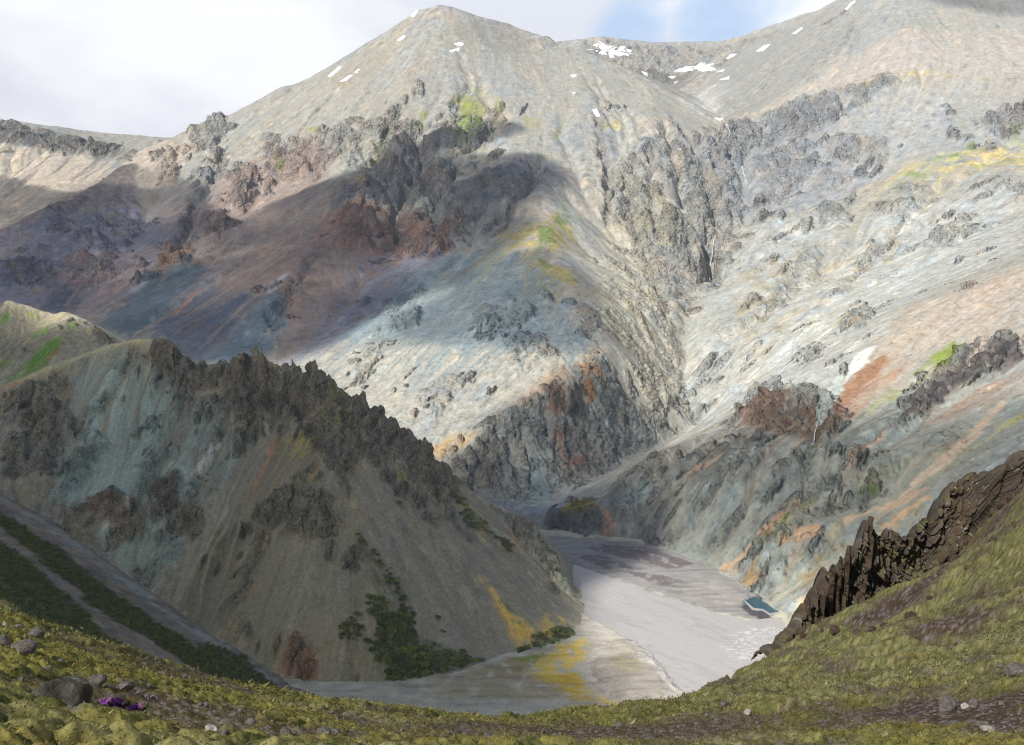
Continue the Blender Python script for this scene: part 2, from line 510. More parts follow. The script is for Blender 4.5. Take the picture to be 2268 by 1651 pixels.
def side_slope():
    L = Lines()
    L.line((-400, 930, 660), (-150, 1015, 645), (0, 1090, 622), (180, 1210, 592), (330, 1318, 563), (450, 1410, 538), (600, 1500, 515), (632, 1535, 495), (660, 1556, 478))
    L.line((-300, 1240, 430), (0, 1335, 425), (300, 1465, 425), (560, 1545, 450), (640, 1560, 465))
    L.line((-300, 1120, 540), (0, 1230, 510), (300, 1400, 480), (500, 1500, 478))
    for x, y, z in ((-700, 330, -40), (-300, 200, -110), (-60, 200, -190), (60, 300, -280), (20, 420, WZ - 12), (-40, 490, WZ - 12), (-120, 540, WZ - 12), (-250, 640, -270), (-420, 700, -260), (-700, 700, -160)):
        L.dots(W(x, y, z))
    return L


def foreground():
    L = Lines()
    edge = [(-500, 1130, 28), (-200, 1236, 27), (0, 1318, 25), (60, 1345, 24), (150, 1385, 23), (300, 1450, 22), (450, 1500, 22), (560, 1530, 23), (640, 1543, 24), (700, 1560, 26), (800, 1585, 29), (950, 1591, 33), (1100, 1589, 37), (1250, 1586, 41), (1335, 1581, 45), (1450, 1568, 49), (1500, 1545, 53), (1600, 1500, 60), (1690, 1452, 68), (1760, 1408, 74), (1800, 1398, 77), (1860, 1390, 80), (1930, 1380, 82), (2000, 1362, 83), (2060, 1322, 84), (2110, 1255, 84), (2160, 1185, 82), (2210, 1130, 80), (2268, 1080, 76), (2400, 985, 70), (2700, 830, 62)]
    L.line(*edge)
    P = [at(*e) for e in edge]
    L.line(*[W(p[0] * 1.12, p[1] * 1.12, p[2] * 1.12 - 2.5 - 0.03 * p[1]) for p in P])
    L.line(*[W(p[0] * 1.5, p[1] * 1.5, p[2] * 1.5 - 14 - 0.25 * p[1]) for p in P])
    L.line(*[W(p[0] * 2.2, p[1] * 2.2, p[2] * 2.2 - 30 - 0.5 * p[1]) for p in P])
    L.dots((-300, 1651, 4.0), (0, 1651, 4.6), (300, 1651, 5.6), (600, 1651, 8), (900, 1651, 13), (1100, 1651, 17), (1350, 1651, 20), (1600, 1651, 21), (1900, 1651, 19), (2268, 1651, 15.5), (2700, 1651, 13))
    L.dots((140, 1570, 7.6), (0, 1480, 11), (300, 1560, 9), (520, 1590, 12), (-200, 1500, 8), (750, 1625, 15))
    L.dots((1300, 1615, 29), (1600, 1590, 31), (1850, 1580, 28), (2050, 1570, 25.5), (2268, 1540, 23), (2268, 1470, 30), (2000, 1480, 41), (1750, 1520, 44), (2268, 1300, 47), (2050, 1380, 60), (1880, 1430, 63), (2190, 1200, 70), (2268, 1150, 64), (2600, 1200, 42), (2600, 1500, 22))
    for a in range(0, 360, 30):
        x, y = 2.2 * math.sin(math.radians(a)), 2.2 * math.cos(math.radians(a))
        L.dots(W(x, y, -1.75 - 0.16 * y + 0.02 * x))
    for x, y, z in ((0, -12, 2), (-25, -10, 3), (25, -10, 4), (-20, 4, 0.5), (25, 4, 2.0), (-45, 15, 1), (60, 15, 6), (60, 35, 2), (-60, -20, 12), (70, -20, 14), (-60, 60, -30), (110, 40, 4), (140, 80, -8)):
        L.dots(W(x, y, z))
    return L


def mk_mesh(name, V, F, mat, col=None, attrs=None, smooth=True, parent=None, link=True):
    me = bpy.data.meshes.new(name)
    V = np.ascontiguousarray(V, np.float32); F = np.ascontiguousarray(F, np.int32)
    n, k = F.shape
    me.vertices.add(len(V)); me.loops.add(n * k); me.polygons.add(n)
    me.vertices.foreach_set('co', V.ravel())
    me.loops.foreach_set('vertex_index', F.ravel())
    me.polygons.foreach_set('loop_start', np.arange(0, n * k, k, dtype=np.int32))
    if smooth:
        me.polygons.foreach_set('use_smooth', np.ones(n, bool))
    me.update(calc_edges=True)
    if col is not None:
        a = me.attributes.new('Col', 'FLOAT_COLOR', 'POINT')
        c4 = np.ones((len(V), 4), np.float32); c4[:, :3] = col
        a.data.foreach_set('color', c4.ravel())
    for k_, v_ in (attrs or {}).items():
        a = me.attributes.new(k_, 'FLOAT', 'POINT')
        a.data.foreach_set('value', np.ascontiguousarray(v_, np.float32))
    if mat:
        me.materials.append(mat)
    o = bpy.data.objects.new(name, me)
    if link:
        COL.objects.link(o)
    if parent:
        o.parent = parent
    return o


def quads(nr, nc, keep=None):
    i = np.arange(nr * nc).reshape(nr, nc)
    F = np.stack([i[:-1, :-1], i[:-1, 1:], i[1:, 1:], i[1:, :-1]], -1).reshape(-1, 4)
    return F if keep is None else F[keep]


def tag(o, label=None, cat=None, group=None, kind=None):
    if label: o['label'] = label
    if cat: o['category'] = cat
    if group: o['group'] = group
    if kind: o['kind'] = kind
    return o


print('setup', round(time.time() - T0, 1))
def lin(r, g, b):
    c = np.array([r, g, b], float) / 255
    return np.where(c <= 0.04045, c / 12.92, ((c + 0.055) / 1.055) ** 2.4)


def lit(r, g, b):      # stone whose sunlit look is r,g,b -> base colour
    return lin(r, g, b) / 1.30


def dim(r, g, b):      # stone whose look under cloud is r,g,b -> base colour
    return lin(r, g, b) / np.array((0.30, 0.312, 0.345))


def gridof(L, x0, x1, y0, y1, c, s):
    g = Grid(x0, x1, y0, y1, c)
    g.tin(L.pts, L.edges)
    g.H = blur(g.H, s)
    g.R = np.zeros_like(g.H)
    return g


LM = mountains()
gM = gridof(LM, -1760, 1900, 790, 3660, 2.5, 3.0)
gN = gridof(LM, -260, 760, 540, 1260, 1.25, 3.0)
gS = gridof(near_spur(), -540, 112, 462, 1090, 1.0, 2.5)
gD = gridof(side_slope(), -420, 66, 195, 705, 1.25, 4.0)
gF = gridof(foreground(), -62, 112, -22, 152, 0.25, 3.0)
print('tin', round(time.time() - T0, 1))


def hit(uv, grids, near=2.0, far=4800.0, n=1500, drop=False):
    """where the lines of sight through uv meet the land (grids) -> world points"""
    uv = np.asarray(uv, float)
    d = pdir(uv[:, 0], uv[:, 1])
    t = np.geomspace(near, far, n)
    P = d[:, None, :] * t[None, :, None]
    below = np.zeros(P.shape[:2], bool)
    for g in grids:
        ins = g.inside(P[..., 0], P[..., 1])
        below |= ins & (P[..., 2] < g.samp(P[..., 0], P[..., 1]))
    anyb = below.any(1)
    if drop and not anyb.all():
        d, below = d[anyb], below[anyb]
    k = np.where(below.any(1), below.argmax(1), n - 1)
    k = np.maximum(k, 1)
    lo, hi = t[k - 1], t[k]
    for _ in range(12):
        m = 0.5 * (lo + hi)
        Q = d * m[:, None]
        b = np.zeros(len(m), bool)
        for g in grids:
            b |= g.inside(Q[:, 0], Q[:, 1]) & (Q[:, 2] < g.samp(Q[:, 0], Q[:, 1]))
        hi = np.where(b, m, hi); lo = np.where(b, lo, m)
    return d * (0.5 * (lo + hi))[:, None]


def sdf(px, py, poly):
    """signed distance to a polygon, negative inside"""
    d = np.full(px.shape, 1e9)
    ins = np.zeros(px.shape, bool)
    n = len(poly)
    for i in range(n):
        ax, ay = poly[i][:2]; bx, by = poly[(i + 1) % n][:2]
        ex, ey = bx - ax, by - ay
        l2 = ex * ex + ey * ey + 1e-9
        t = np.clip(((px - ax) * ex + (py - ay) * ey) / l2, 0, 1)
        d = np.minimum(d, np.hypot(px - ax - t * ex, py - ay - t * ey))
        c = ((ay > py) != (by > py)) & (px < (bx - ax) * (py - ay) / (by - ay + 1e-12) + ax)
        ins ^= c
    return np.where(ins, -d, d)


def mask_poly(g, uv, soft, warp=None, seed=3, grids=None, world=None, wl=None):
    """soft mask over grid g of the area outlined in the view by uv, laid on the land"""
    P = hit(uv, grids or [g], drop=True)[:, :2] if world is None else np.asarray(world, float)
    warp = soft * 0.8 if warp is None else warp
    m = soft + warp + g.c
    fx0, fy0 = g.ij(P[:, 0].min() - m, P[:, 1].min() - m)
    fx1, fy1 = g.ij(P[:, 0].max() + m, P[:, 1].max() + m)
    i0, i1 = max(0, int(fx0)), min(g.nx, int(fx1) + 2)
    j0, j1 = max(0, int(fy0)), min(g.ny, int(fy1) + 2)
    if i1 <= i0 or j1 <= j0:
        return None
    x, y = g.X[j0:j1, i0:i1], g.Y[j0:j1, i0:i1]
    wl = wl or max(4 * g.c, 2.5 * warp)
    wx = x + warp * fbm(x / wl, y / wl, 4, seed) * 1.6
    wy = y + warp * fbm(x / wl, y / wl, 4, seed + 50) * 1.6
    return (slice(j0, j1), slice(i0, i1)), sstep(soft, -soft, sdf(wx, wy, P))


def paint(g, uv, c, amt=1.0, soft=None, warp=None, seed=3, break_=0.0, bl=None, grids=None):
    soft = soft if soft is not None else 4 * g.c
    r = mask_poly(g, uv, soft, warp, seed, grids)
    if r is None:
        return
    s, m = r
    if break_ > 0:
        bl = bl or 10 * g.c
        nz = fbm(g.X[s] / bl, g.Y[s] / bl, 5, seed + 9) * 1.7
        m = m * sstep(-0.25, 0.25, nz + 0.45 - break_)
    m = (m * amt)[..., None]
    g.C[s] = g.C[s] * (1 - m) + np.asarray(c) * m


def rock(g, uv, amt=1.0, soft=None, warp=None, seed=5, grids=None):
    soft = soft if soft is not None else 5 * g.c
    r = mask_poly(g, uv, soft, warp, seed, grids)
    if r is not None:
        s, m = r
        g.R[s] = np.maximum(g.R[s], m * amt)


def band(uv, w):
    """outline of a strip of half-width w (view units) along uv; w may vary"""
    uv = np.asarray(uv, float)
    w = np.broadcast_to(np.asarray(w, float), (len(uv),))
    t = np.gradient(uv, axis=0)
    t /= np.linalg.norm(t, axis=1, keepdims=True) + 1e-9
    nrm = np.stack([-t[:, 1], t[:, 0]], 1)
    return np.concatenate([uv + nrm * w[:, None], (uv - nrm * w[:, None])[::-1]])


def carve(g, uv, w, d, seed=1, grids=None, rag=0.6):
    """cut a gully along a line of the view"""
    P = hit(uv, grids or [g])[:, :2]
    m = 4 * w
    fx0, fy0 = g.ij(P[:, 0].min() - m, P[:, 1].min() - m)
    fx1, fy1 = g.ij(P[:, 0].max() + m, P[:, 1].max() + m)
    i0, i1 = max(0, int(fx0)), min(g.nx, int(fx1) + 2)
    j0, j1 = max(0, int(fy0)), min(g.ny, int(fy1) + 2)
    if i1 <= i0 or j1 <= j0:
        return
    s = (slice(j0, j1), slice(i0, i1))
    x = g.X[s] + w * 1.2 * fbm(g.X[s] / (4 * w), g.Y[s] / (4 * w), 4, seed)
    y = g.Y[s] + w * 1.2 * fbm(g.X[s] / (4 * w), g.Y[s] / (4 * w), 4, seed + 7)
    dd = np.full(x.shape, 1e9)
    for a, b in zip(P[:-1], P[1:]):
        e = b - a
        t = np.clip(((x - a[0]) * e[0] + (y - a[1]) * e[1]) / (e @ e + 1e-9), 0, 1)
        dd = np.minimum(dd, np.hypot(x - a[0] - t * e[0], y - a[1] - t * e[1]))
    k = np.exp(-(dd / w) ** 2)
    g.H[s] -= d * k * (1 + rag * fbm(x / (3 * w), y / (3 * w), 3, seed + 3))
    g.R[s] = np.maximum(g.R[s], 0.7 * np.exp(-(dd / (1.8 * w)) ** 2))


# bedrock areas (outlined in the view, laid on the land)
FARROCK = [
    ([(-300, 268), (0, 272), (80, 287), (150, 300), (290, 340), (285, 350), (200, 343), (100, 334), (0, 316), (-300, 312)], .6),
    ([(340, 345), (385, 335), (395, 400), (350, 410)], .7), ([(415, 325), (440, 290), (470, 272), (500, 262), (495, 300), (460, 330), (430, 345)], .8),
    ([(465, 335), (505, 320), (505, 385), (475, 400)], .9), ([(425, 380), (447, 378), (450, 440), (430, 450)], .8),
    ([(510, 364), (565, 364), (570, 420), (540, 470), (510, 460)], .9), ([(450, 480), (500, 470), (495, 530), (455, 545)], .8),
    ([(340, 545), (440, 530), (420, 580), (345, 600)], .7), ([(90, 470), (200, 430), (300, 440), (320, 520), (220, 560), (100, 540)], .45),
    ([(0, 560), (150, 540), (320, 560), (260, 630), (100, 640), (0, 640)], .55),
    ([(575, 300), (640, 320), (700, 300), (760, 290), (770, 340), (700, 380), (620, 400), (580, 380)], .65),
    ([(700, 300), (800, 270), (920, 265), (1000, 275), (1095, 270), (1085, 315), (1010, 345), (960, 420), (890, 480), (850, 470), (730, 470), (735, 420), (800, 380), (740, 350)], .7),
    ([(735, 470), (745, 420), (800, 398), (850, 415), (868, 468)], .7), ([(960, 440), (1050, 385), (1130, 360), (1190, 390), (1150, 440), (1050, 480), (980, 490)], .6),
    ([(740, 465), (870, 470), (1000, 485), (1000, 560), (880, 570), (760, 540)], .8), ([(998, 470), (1035, 465), (1038, 500), (1010, 525), (995, 510)], .9),
    ([(1480, 270), (1540, 300), (1600, 280), (1640, 330), (1680, 400), (1640, 500), (1590, 640), (1500, 700), (1450, 640), (1400, 520), (1330, 480), (1330, 380), (1430, 330)], .6),
    ([(1540, 300), (1640, 270), (1780, 215), (1930, 178), (2000, 172), (1900, 240), (1810, 290), (1700, 330), (1600, 380)], .8),
    ([(1620, 340), (1780, 310), (1950, 300), (1990, 330), (1900, 400), (1760, 440), (1660, 470)], .55),
    ([(1330, 560), (1450, 620), (1500, 740), (1530, 890), (1440, 910), (1400, 780), (1340, 690)], .42),
    ([(1806, 460), (1850, 455), (1896, 490), (1860, 512), (1810, 505)], .8), ([(2040, 540), (2100, 510), (2165, 505), (2130, 540), (2060, 560)], .8),
    ([(2225, 420), (2300, 410), (2300, 440), (2235, 448)], .8), ([(1870, 695), (1910, 675), (1935, 700), (1920, 725), (1880, 735)], .8),
    ([(1655, 700), (1675, 692), (1685, 712), (1665, 720)], .8), ([(1760, 770), (1800, 765), (1810, 795), (1775, 800)], .8),
    ([(1920, 440), (1990, 410), (2060, 410), (2080, 440), (2000, 470), (1930, 470)], .4), ([(2160, 270), (2240, 250), (2300, 260), (2300, 300), (2200, 300), (2165, 285)], .9),
    ([(1660, 500), (1800, 540), (1900, 600), (1800, 660), (1650, 640), (1600, 560)], .25), ([(1900, 540), (2100, 560), (2200, 470), (2268, 480), (2268, 540), (2000, 640), (1880, 640)], .2),
    ([(1580, 700), (1700, 680), (1760, 760), (1650, 830), (1560, 860)], .25),
]
NEARROCK = [
    ([(1080, 930), (1130, 905), (1250, 835), (1330, 785), (1400, 900), (1500, 940), (1400, 1000), (1330, 1060), (1240, 1080), (1170, 1120), (1060, 1080), (1000, 1040), (975, 1000)], .6),
    ([(1633, 906), (1678, 850), (1753, 863), (1815, 870), (1884, 915), (1815, 982), (1726, 954), (1650, 934)], .9),
    ([(2210, 745), (2300, 745), (2268, 790), (2160, 830), (2080, 885), (1997, 945), (2005, 885), (2090, 812), (2170, 765)], .95),
    ([(1345, 1065), (1420, 1022), (1560, 962), (1640, 920), (1720, 980), (1640, 1080), (1500, 1110), (1400, 1150), (1345, 1150)], .45),
    ([(1215, 1135), (1325, 1118), (1340, 1175), (1215, 1178)], .9), ([(1600, 1180), (1700, 1200), (1760, 1260), (1720, 1330), (1640, 1270)], .3),
    ([(1720, 1190), (1830, 1170), (1860, 1230), (1780, 1250)], .3), ([(1860, 1040), (1960, 1000), (1990, 1060), (1880, 1110)], .35), ([(2040, 970), (2150, 920), (2180, 960), (2080, 1010)], .35),
    ([(1110, 760), (1200, 740), (1240, 790), (1140, 830)], .6), ([(850, 660), (900, 610), (940, 640), (930, 720), (860, 740)], .6), ([(1270, 670), (1330, 690), (1320, 760), (1270, 740)], .8),
    ([(900, 880), (1000, 820), (1040, 840), (960, 930)], .4), ([(770, 800), (830, 730), (860, 750), (800, 860)], .5), ([(1030, 700), (1120, 650), (1180, 700), (1080, 760)], .55),
]
SPURROCK = [
    ([(335, 752), (352, 750), (385, 795), (460, 813), (520, 800), (575, 805), (650, 815), (700, 835), (740, 843), (762, 876), (830, 917), (870, 947), (930, 1007), (990, 1050), (1010, 1100), (940, 1075), (880, 1020), (800, 1030), (770, 1100), (740, 1060), (700, 1010), (650, 940), (590, 905), (570, 985), (525, 950), (500, 870), (440, 865), (380, 835), (300, 800)], 1.0),
    ([(340, 1060), (395, 1050), (398, 1120), (370, 1155), (342, 1140)], 1.0), ([(190, 1100), (265, 1090), (280, 1130), (240, 1150), (195, 1140)], .8),
    ([(550, 1150), (570, 1110), (650, 1080), (730, 1100), (762, 1170), (720, 1200), (600, 1192)], .9), ([(0, 890), (60, 855), (140, 830), (130, 890), (170, 930), (110, 1010), (60, 1060), (0, 1050)], .75),
    ([(130, 1020), (210, 960), (240, 990), (180, 1080), (130, 1100)], .6), ([(130, 1140), (170, 1110), (180, 1160), (140, 1190)], .7),
    ([(395, 1140), (430, 1100), (450, 1150), (420, 1190), (395, 1180)], .9), ([(270, 1150), (320, 1120), (330, 1180), (250, 1200)], .8),
    ([(1130, 1138), (1205, 1196), (1240, 1252), (1272, 1325), (1236, 1295), (1190, 1230), (1140, 1185), (1080, 1112)], .9), ([(760, 1235), (790, 1210), (805, 1250), (775, 1262)], 1.),
    ([(618, 1455), (650, 1415), (680, 1390), (690, 1430), (707, 1502), (646, 1502)], .7), ([(480, 1370), (530, 1360), (560, 1410), (500, 1430)], .5), ([(840, 990), (930, 1060), (1000, 1150), (960, 1160), (880, 1080)], .7),
    ([(190, 712), (215, 726), (247, 762), (230, 765), (200, 735)], .9), ([(20, 1080), (120, 1080), (190, 1180), (260, 1240), (220, 1230), (120, 1150)], .4), ([(430, 890), (480, 880), (500, 940), (450, 960)], .5), ([(290, 930), (360, 900), (390, 960), (320, 990)], .3),
]
for q, a in FARROCK:
    rock(gM, q, a, 12)
for q, a in NEARROCK:
    rock(gN, q, a, 7, grids=[gN]); rock(gM, q, a, 9)
for q, a in FARROCK:
    if max(p[1] for p in q) > 640:
        rock(gN, q, a, 8, grids=[gM, gN])
for q, a in SPURROCK:
    rock(gS, q, a, 4)
for q, w, d in [
    ([(1323, 254), (1333, 292), (1335, 343), (1350, 378), (1352, 440), (1344, 481)], 9, 12), ([(1107, 240), (1096, 292), (1079, 306)], 10, 12),
    ([(1033, 195), (1000, 235), (1000, 260)], 7, 6), ([(877, 254), (849, 309), (825, 367)], 9, 12), ([(921, 299), (931, 343), (907, 385), (897, 419), (873, 481), (866, 549)], 12, 18),
    ([(935, 360), (942, 412), (962, 457), (966, 498)], 10, 14), ([(1014, 360), (993, 405), (969, 446)], 10, 14), ([(1189, 360), (1179, 398), (1158, 429), (1110, 491)], 11, 16),
    ([(1012, 318), (1045, 318), (1082, 300)], 16, 26), ([(1729, 271), (1715, 326)], 8, 10), ([(1653, 330), (1650, 364)], 8, 10), ([(1540, 309), (1555, 380), (1570, 430), (1595, 500), (1572, 570)], 12, 16),
    ([(1612, 275), (1600, 310), (1622, 350), (1645, 385), (1655, 410), (1610, 500), (1575, 580)], 11, 14), ([(1566, 505), (1570, 560), (1573, 632)], 11, 55), ([(660, 330), (690, 360), (700, 400)], 9, 10),
    ([(490, 330), (478, 380), (440, 440), (390, 560)], 12, 14), ([(1470, 280), (1500, 380), (1530, 470), (1560, 560)], 10, 12), ([(1400, 480), (1440, 600), (1480, 700)], 9, 9), ([(700, 560), (640, 650), (600, 720)], 10, 8),
    ([(1790, 560), (1740, 640), (1680, 720)], 8, 6), ([(2000, 480), (1930, 560), (1850, 660)], 9, 7), ([(1500, 400), (1520, 500), (1550, 590)], 8, 9), ([(1440, 330), (1440, 420), (1460, 520)], 8, 9),
]:
    carve(gM, q, w, d * (1.7 if d < 30 else 1))
for q, w, d in [
    ([(1290, 660), (1298, 700), (1310, 745)], 7, 12), ([(1510, 1045), (1580, 1000), (1650, 968)], 4, 7), ([(1700, 1175), (1790, 1090), (1880, 1010), (1990, 925)], 4, 6), ([(1720, 1186), (1850, 1120), (1940, 1090)], 4, 6),
    ([(1810, 930), (1803, 985), (1770, 1050)], 5, 6), ([(1250, 880), (1290, 960), (1340, 1040)], 7, 8), ([(1190, 900), (1230, 990), (1250, 1075)], 6, 7), ([(1500, 760), (1505, 840), (1545, 930)], 8, 8),
    ([(1640, 1260), (1720, 1190)], 3, 3), ([(1100, 940), (1080, 1010), (1040, 1070)], 5, 6), ([(1400, 640), (1440, 740), (1460, 860)], 7, 7), ([(1360, 700), (1420, 800), (1440, 920)], 6, 6), ([(1480, 1100), (1440, 1190)], 4, 4), ([(1600, 1060), (1540, 1150), (1480, 1205)], 4, 4), ([(1740, 1030), (1640, 1140), (1580, 1220)], 4, 4),
]:
    carve(gN, q, w, d, grids=[gN, gM])
for q, w, d in [
    ([(299, 769), (275, 813), (251, 858), (206, 910)], 4, 6), ([(172, 944), (134, 995), (113, 1037)], 6, 8), ([(410, 830), (400, 900), (360, 1010), (300, 1120), (240, 1210)], 6, 5), ([(510, 880), (490, 960), (450, 1060), (380, 1180), (320, 1280)], 6, 6),
    ([(555, 830), (560, 920), (540, 1000)], 4, 6), ([(640, 850), (680, 940), (720, 1010)], 4, 7), ([(600, 880), (620, 960)], 5, 9), ([(820, 940), (850, 1020), (900, 1100)], 4, 6), ([(900, 1020), (960, 1100), (1040, 1190)], 4, 4), ([(690, 1040), (600, 1160), (520, 1330)], 5, 3), ([(60, 880), (80, 960), (40, 1040)], 5, 5), ([(140, 850), (130, 930), (100, 980)], 4, 4),
]:
    carve(gS, q, w, d)


# ---- natural relief
for g, a, l in ((gM, 15.0, 260.0), (gN, 8.0, 130.0), (gS, 7.0, 75.0), (gD, 3.0, 60.0)):
    g.H0 = g.H.copy()
    g.H = g.H + a * 0.6 * fbm(g.X / l, g.Y / l, 6, 21) + a * 0.3 * (ridged(g.X / (l * .55), g.Y / (l * .55), 5, 77) - 0.3)
    # bedrock: ribs, ledges and blocks
    n1 = ridged(g.X / (l * 0.28), g.Y / (l * 0.28), 5, 5, 0.6)
    n2 = fbm((g.X + g.H * 0.8) / (l * .12), (g.Y - g.H * 0.6) / (l * .12), 4, 9)
    lo = fbm(g.X / (l * .35), g.Y / (l * .35), 4, 14) * 1.7
    g.R = g.R * (0.25 + 0.75 * sstep(-0.35, 0.15, lo + 0.9 * (g.R - 0.45)))
    g.H = g.H + g.R * (a * 1.5 * (n1 - 0.25) + a * 0.7 * n2 + a * 0.55 * sstep(-.1, .35, lo))
# teeth and buttresses along the crest of the near spur
CREST = np.array([at(*q) for q in [(345, 754, 772), (385, 800, 765), (460, 818, 757), (520, 806, 752), (575, 811, 745), (650, 822, 735), (700, 842, 726), (740, 850, 720), (760, 880, 716), (830, 922, 710), (870, 952, 705), (930, 1012, 696), (990, 1052, 690), (1060, 1096, 690)]])
cl_ = np.concatenate([[0], np.cumsum(np.hypot(*np.diff(CREST[:, :2], axis=0).T))])
rt = np.random.default_rng(12)


def stamp(g, cx, cy, rx, ry, ang, h, sharp, rk=1.0):
    """one crag: a sharp ragged bump, long axis along ang"""
    fx, fy = g.ij(cx, cy)
    k = int(max(rx, ry) * 1.2 / g.c) + 2
    j0, j1, i0, i1 = max(0, int(fy) - k), int(fy) + k, max(0, int(fx) - k), int(fx) + k
    s_ = (slice(j0, j1), slice(i0, i1))
    if j1 <= 0 or i1 <= 0 or g.X[s_].size == 0:
        return
    dx, dy = g.X[s_] - cx, g.Y[s_] - cy
    wv = 0.45 * min(rx, ry); wl = 0.9 * min(rx, ry)
    dx = dx + wv * pn(g.X[s_] / wl, g.Y[s_] / wl, 3); dy = dy + wv * pn(g.X[s_] / wl, g.Y[s_] / wl, 4)
    a = (dx * math.cos(ang) + dy * math.sin(ang)) / rx
    c = (-dx * math.sin(ang) + dy * math.cos(ang)) / ry
    d = np.hypot(a, c)
    g.H[s_] += h * np.clip(1 - d, 0, 1) ** sharp
    g.R[s_] = np.maximum(g.R[s_], rk * sstep(1.1, .6, d))


def crags(g, n, rx, ry, h, seed, zmax, base=0.12, sharp=.6):
    """outcrops standing out of the slopes, in loose groups"""
    r = np.random.default_rng(seed)
    gx, gy = g.slope()
    st = np.hypot(gx, gy)
    l = 60 * g.c
    nz = fbm(g.X / l, g.Y / l, 4, seed) * 1.7
    w = (base * sstep(-.1, .4, nz) + g.R ** 1.5) * sstep(.25, .5, st) * (0.12 + 0.88 * sstep(zmax + 120, zmax, g.H)) * (0.3 + sstep(-.4, .2, nz))
    f = r.choice(w.size, n, p=w.ravel() / w.sum())
    for k in f:
        j, i = divmod(int(k), g.nx)
        asp = math.atan2(gy[j, i], gx[j, i])
        for _ in range(r.integers(1, 4)):
            stamp(g, g.X[j, i] + r.normal(0, 2 * rx[1]), g.Y[j, i] + r.normal(0, 2 * rx[1]), r.uniform(*rx), r.uniform(*ry), asp - math.pi / 2 + r.normal(0, .35), r.uniform(*h), sharp, r.uniform(.6, 1))


def gullies(g, n, L, w, d, seed, zmax, fan=1.0):
    """chutes that water and stones have cut down the fall line"""
    r = np.random.default_rng(seed)
    Hs = blur(g.H, 4)
    gy, gx = np.gradient(Hs, g.c)
    st = np.hypot(gx, gy)
    wt = sstep(.4, .6, st) * (0.1 + 0.9 * sstep(zmax + 150, zmax, g.H))
    f = r.choice(wt.size, n, p=wt.ravel() / wt.sum())
    px, py = (f % g.nx).astype(float), (f // g.nx).astype(float)
    Ls = r.uniform(*L, n) / g.c; ws = r.uniform(*w, n); ds = r.uniform(*d, n)
    steps = int(Ls.max() / 1.5)
    D = np.zeros_like(g.H); Fn = np.zeros_like(g.H)
    wob = r.normal(0, 1, n)
    for s_ in range(steps):
        i = np.clip(px.astype(int), 1, g.nx - 2); j = np.clip(py.astype(int), 1, g.ny - 2)
        a, b = gx[j, i], gy[j, i]
        m = np.hypot(a, b) + 1e-6
        t = s_ * 1.5 / Ls
        live = (t < 1) & (m > .2)
        wob = wob * .93 + r.normal(0, .35, n)
        ux, uy = -a / m, -b / m
        px = px + 1.5 * (ux - uy * wob * .22) * live; py = py + 1.5 * (uy + ux * wob * .22) * live
        for k in np.nonzero(live)[0]:
            tt = t[k]
            dep = ds[k] * min(1, tt * 6) * (1 - tt) ** .6
            wk = ws[k] / g.c
            q = int(2.2 * wk * (1 + 2 * tt)) + 1
            ic, jc = int(px[k]), int(py[k])
            if ic - q < 0 or jc - q < 0 or ic + q >= g.nx or jc + q >= g.ny:
                continue
            sl_ = (slice(jc - q, jc + q + 1), slice(ic - q, ic + q + 1))
            yy, xx = np.ogrid[-q:q + 1, -q:q + 1]
            rr = (xx + ic - px[k]) ** 2 + (yy + jc - py[k]) ** 2
            D[sl_] = np.maximum(D[sl_], dep * np.exp(-rr / wk ** 2))
            Fn[sl_] = np.maximum(Fn[sl_], min(1, tt * 4) * min(1, (1 - tt) * 3) * np.exp(-rr / (wk * (.5 + 1.2 * tt)) ** 2))
    g.H = g.H - D * (1 + .5 * fbm(g.X / (w[1] * 1.5), g.Y / (w[1] * 1.5), 3, seed))
    g.fan = Fn
    g.cut = D / d[1]


for q in np.arange(2, cl_[-1] - 8, 4.2):
    q = q + rt.uniform(-2, 2)
    cx, cy, cz = (np.interp(q, cl_, CREST[:, k]) for k in range(3))
    f = float(np.interp(q / cl_[-1], [0, .05, .12, .2, .28, .34, .4, .45, .52, .6, .68, .76, .85, .93, 1], [.6, .9, .3, .35, .5, 1.25, .45, 1.0, .9, .35, .9, .5, .9, .4, .2]))
    for _ in range(rt.integers(1, 4)):
        stamp(gS, cx + rt.uniform(-3, 3), cy + rt.uniform(-5, 3), rt.uniform(1.3, 3.2), rt.uniform(1.6, 4.2), rt.uniform(0, 3), f * rt.uniform(2, 10), .36)
    if rt.random() < 0.62:       # buttress running down the face
        L_ = rt.uniform(9, 26)
        stamp(gS, cx + rt.uniform(-3, 3), cy - L_ * .7, rt.uniform(3, 5.5), L_, rt.uniform(-.3, .25), f * rt.uniform(4, 10), .42)
for q in [(350, 1090, 11), (370, 1120, 9), (230, 1110, 8), (262, 1105, 7), (600, 1140, 9), (640, 1120, 8), (690, 1130, 9), (575, 1165, 8), (730, 1165, 8), (420, 1150, 9), (290, 1150, 9), (780, 1235, 7), (60, 930, 12), (110, 900, 10), (30, 990, 11), (80, 1010, 10), (150, 1040, 10), (190, 1000, 9), (160, 1140, 9), (450, 920, 9), (530, 980, 10), (560, 940, 11), (600, 920, 10), (840, 1020, 9), (880, 1080, 9), (930, 1130, 8), (1200, 1230, 9), (1230, 1280, 8), (1180, 1200, 8), (650, 1450, 9), (670, 1490, 8), (320, 960, 8), (350, 930, 7), (480, 900, 8), (700, 960, 10), (740, 980, 9)]:
    P_ = hit([q[:2]], [gS])[0]
    for _ in range(4):
        stamp(gS, P_[0] + rt.normal(0, 5), P_[1] + rt.normal(0, 5), rt.uniform(2, 5), rt.uniform(3, 8), rt.uniform(-.6, .6), q[2] * rt.uniform(.25, .7), .6)
crags(gM, 420, (4, 12), (8, 34), (4, 14), 3, 260, base=.04, sharp=.5)
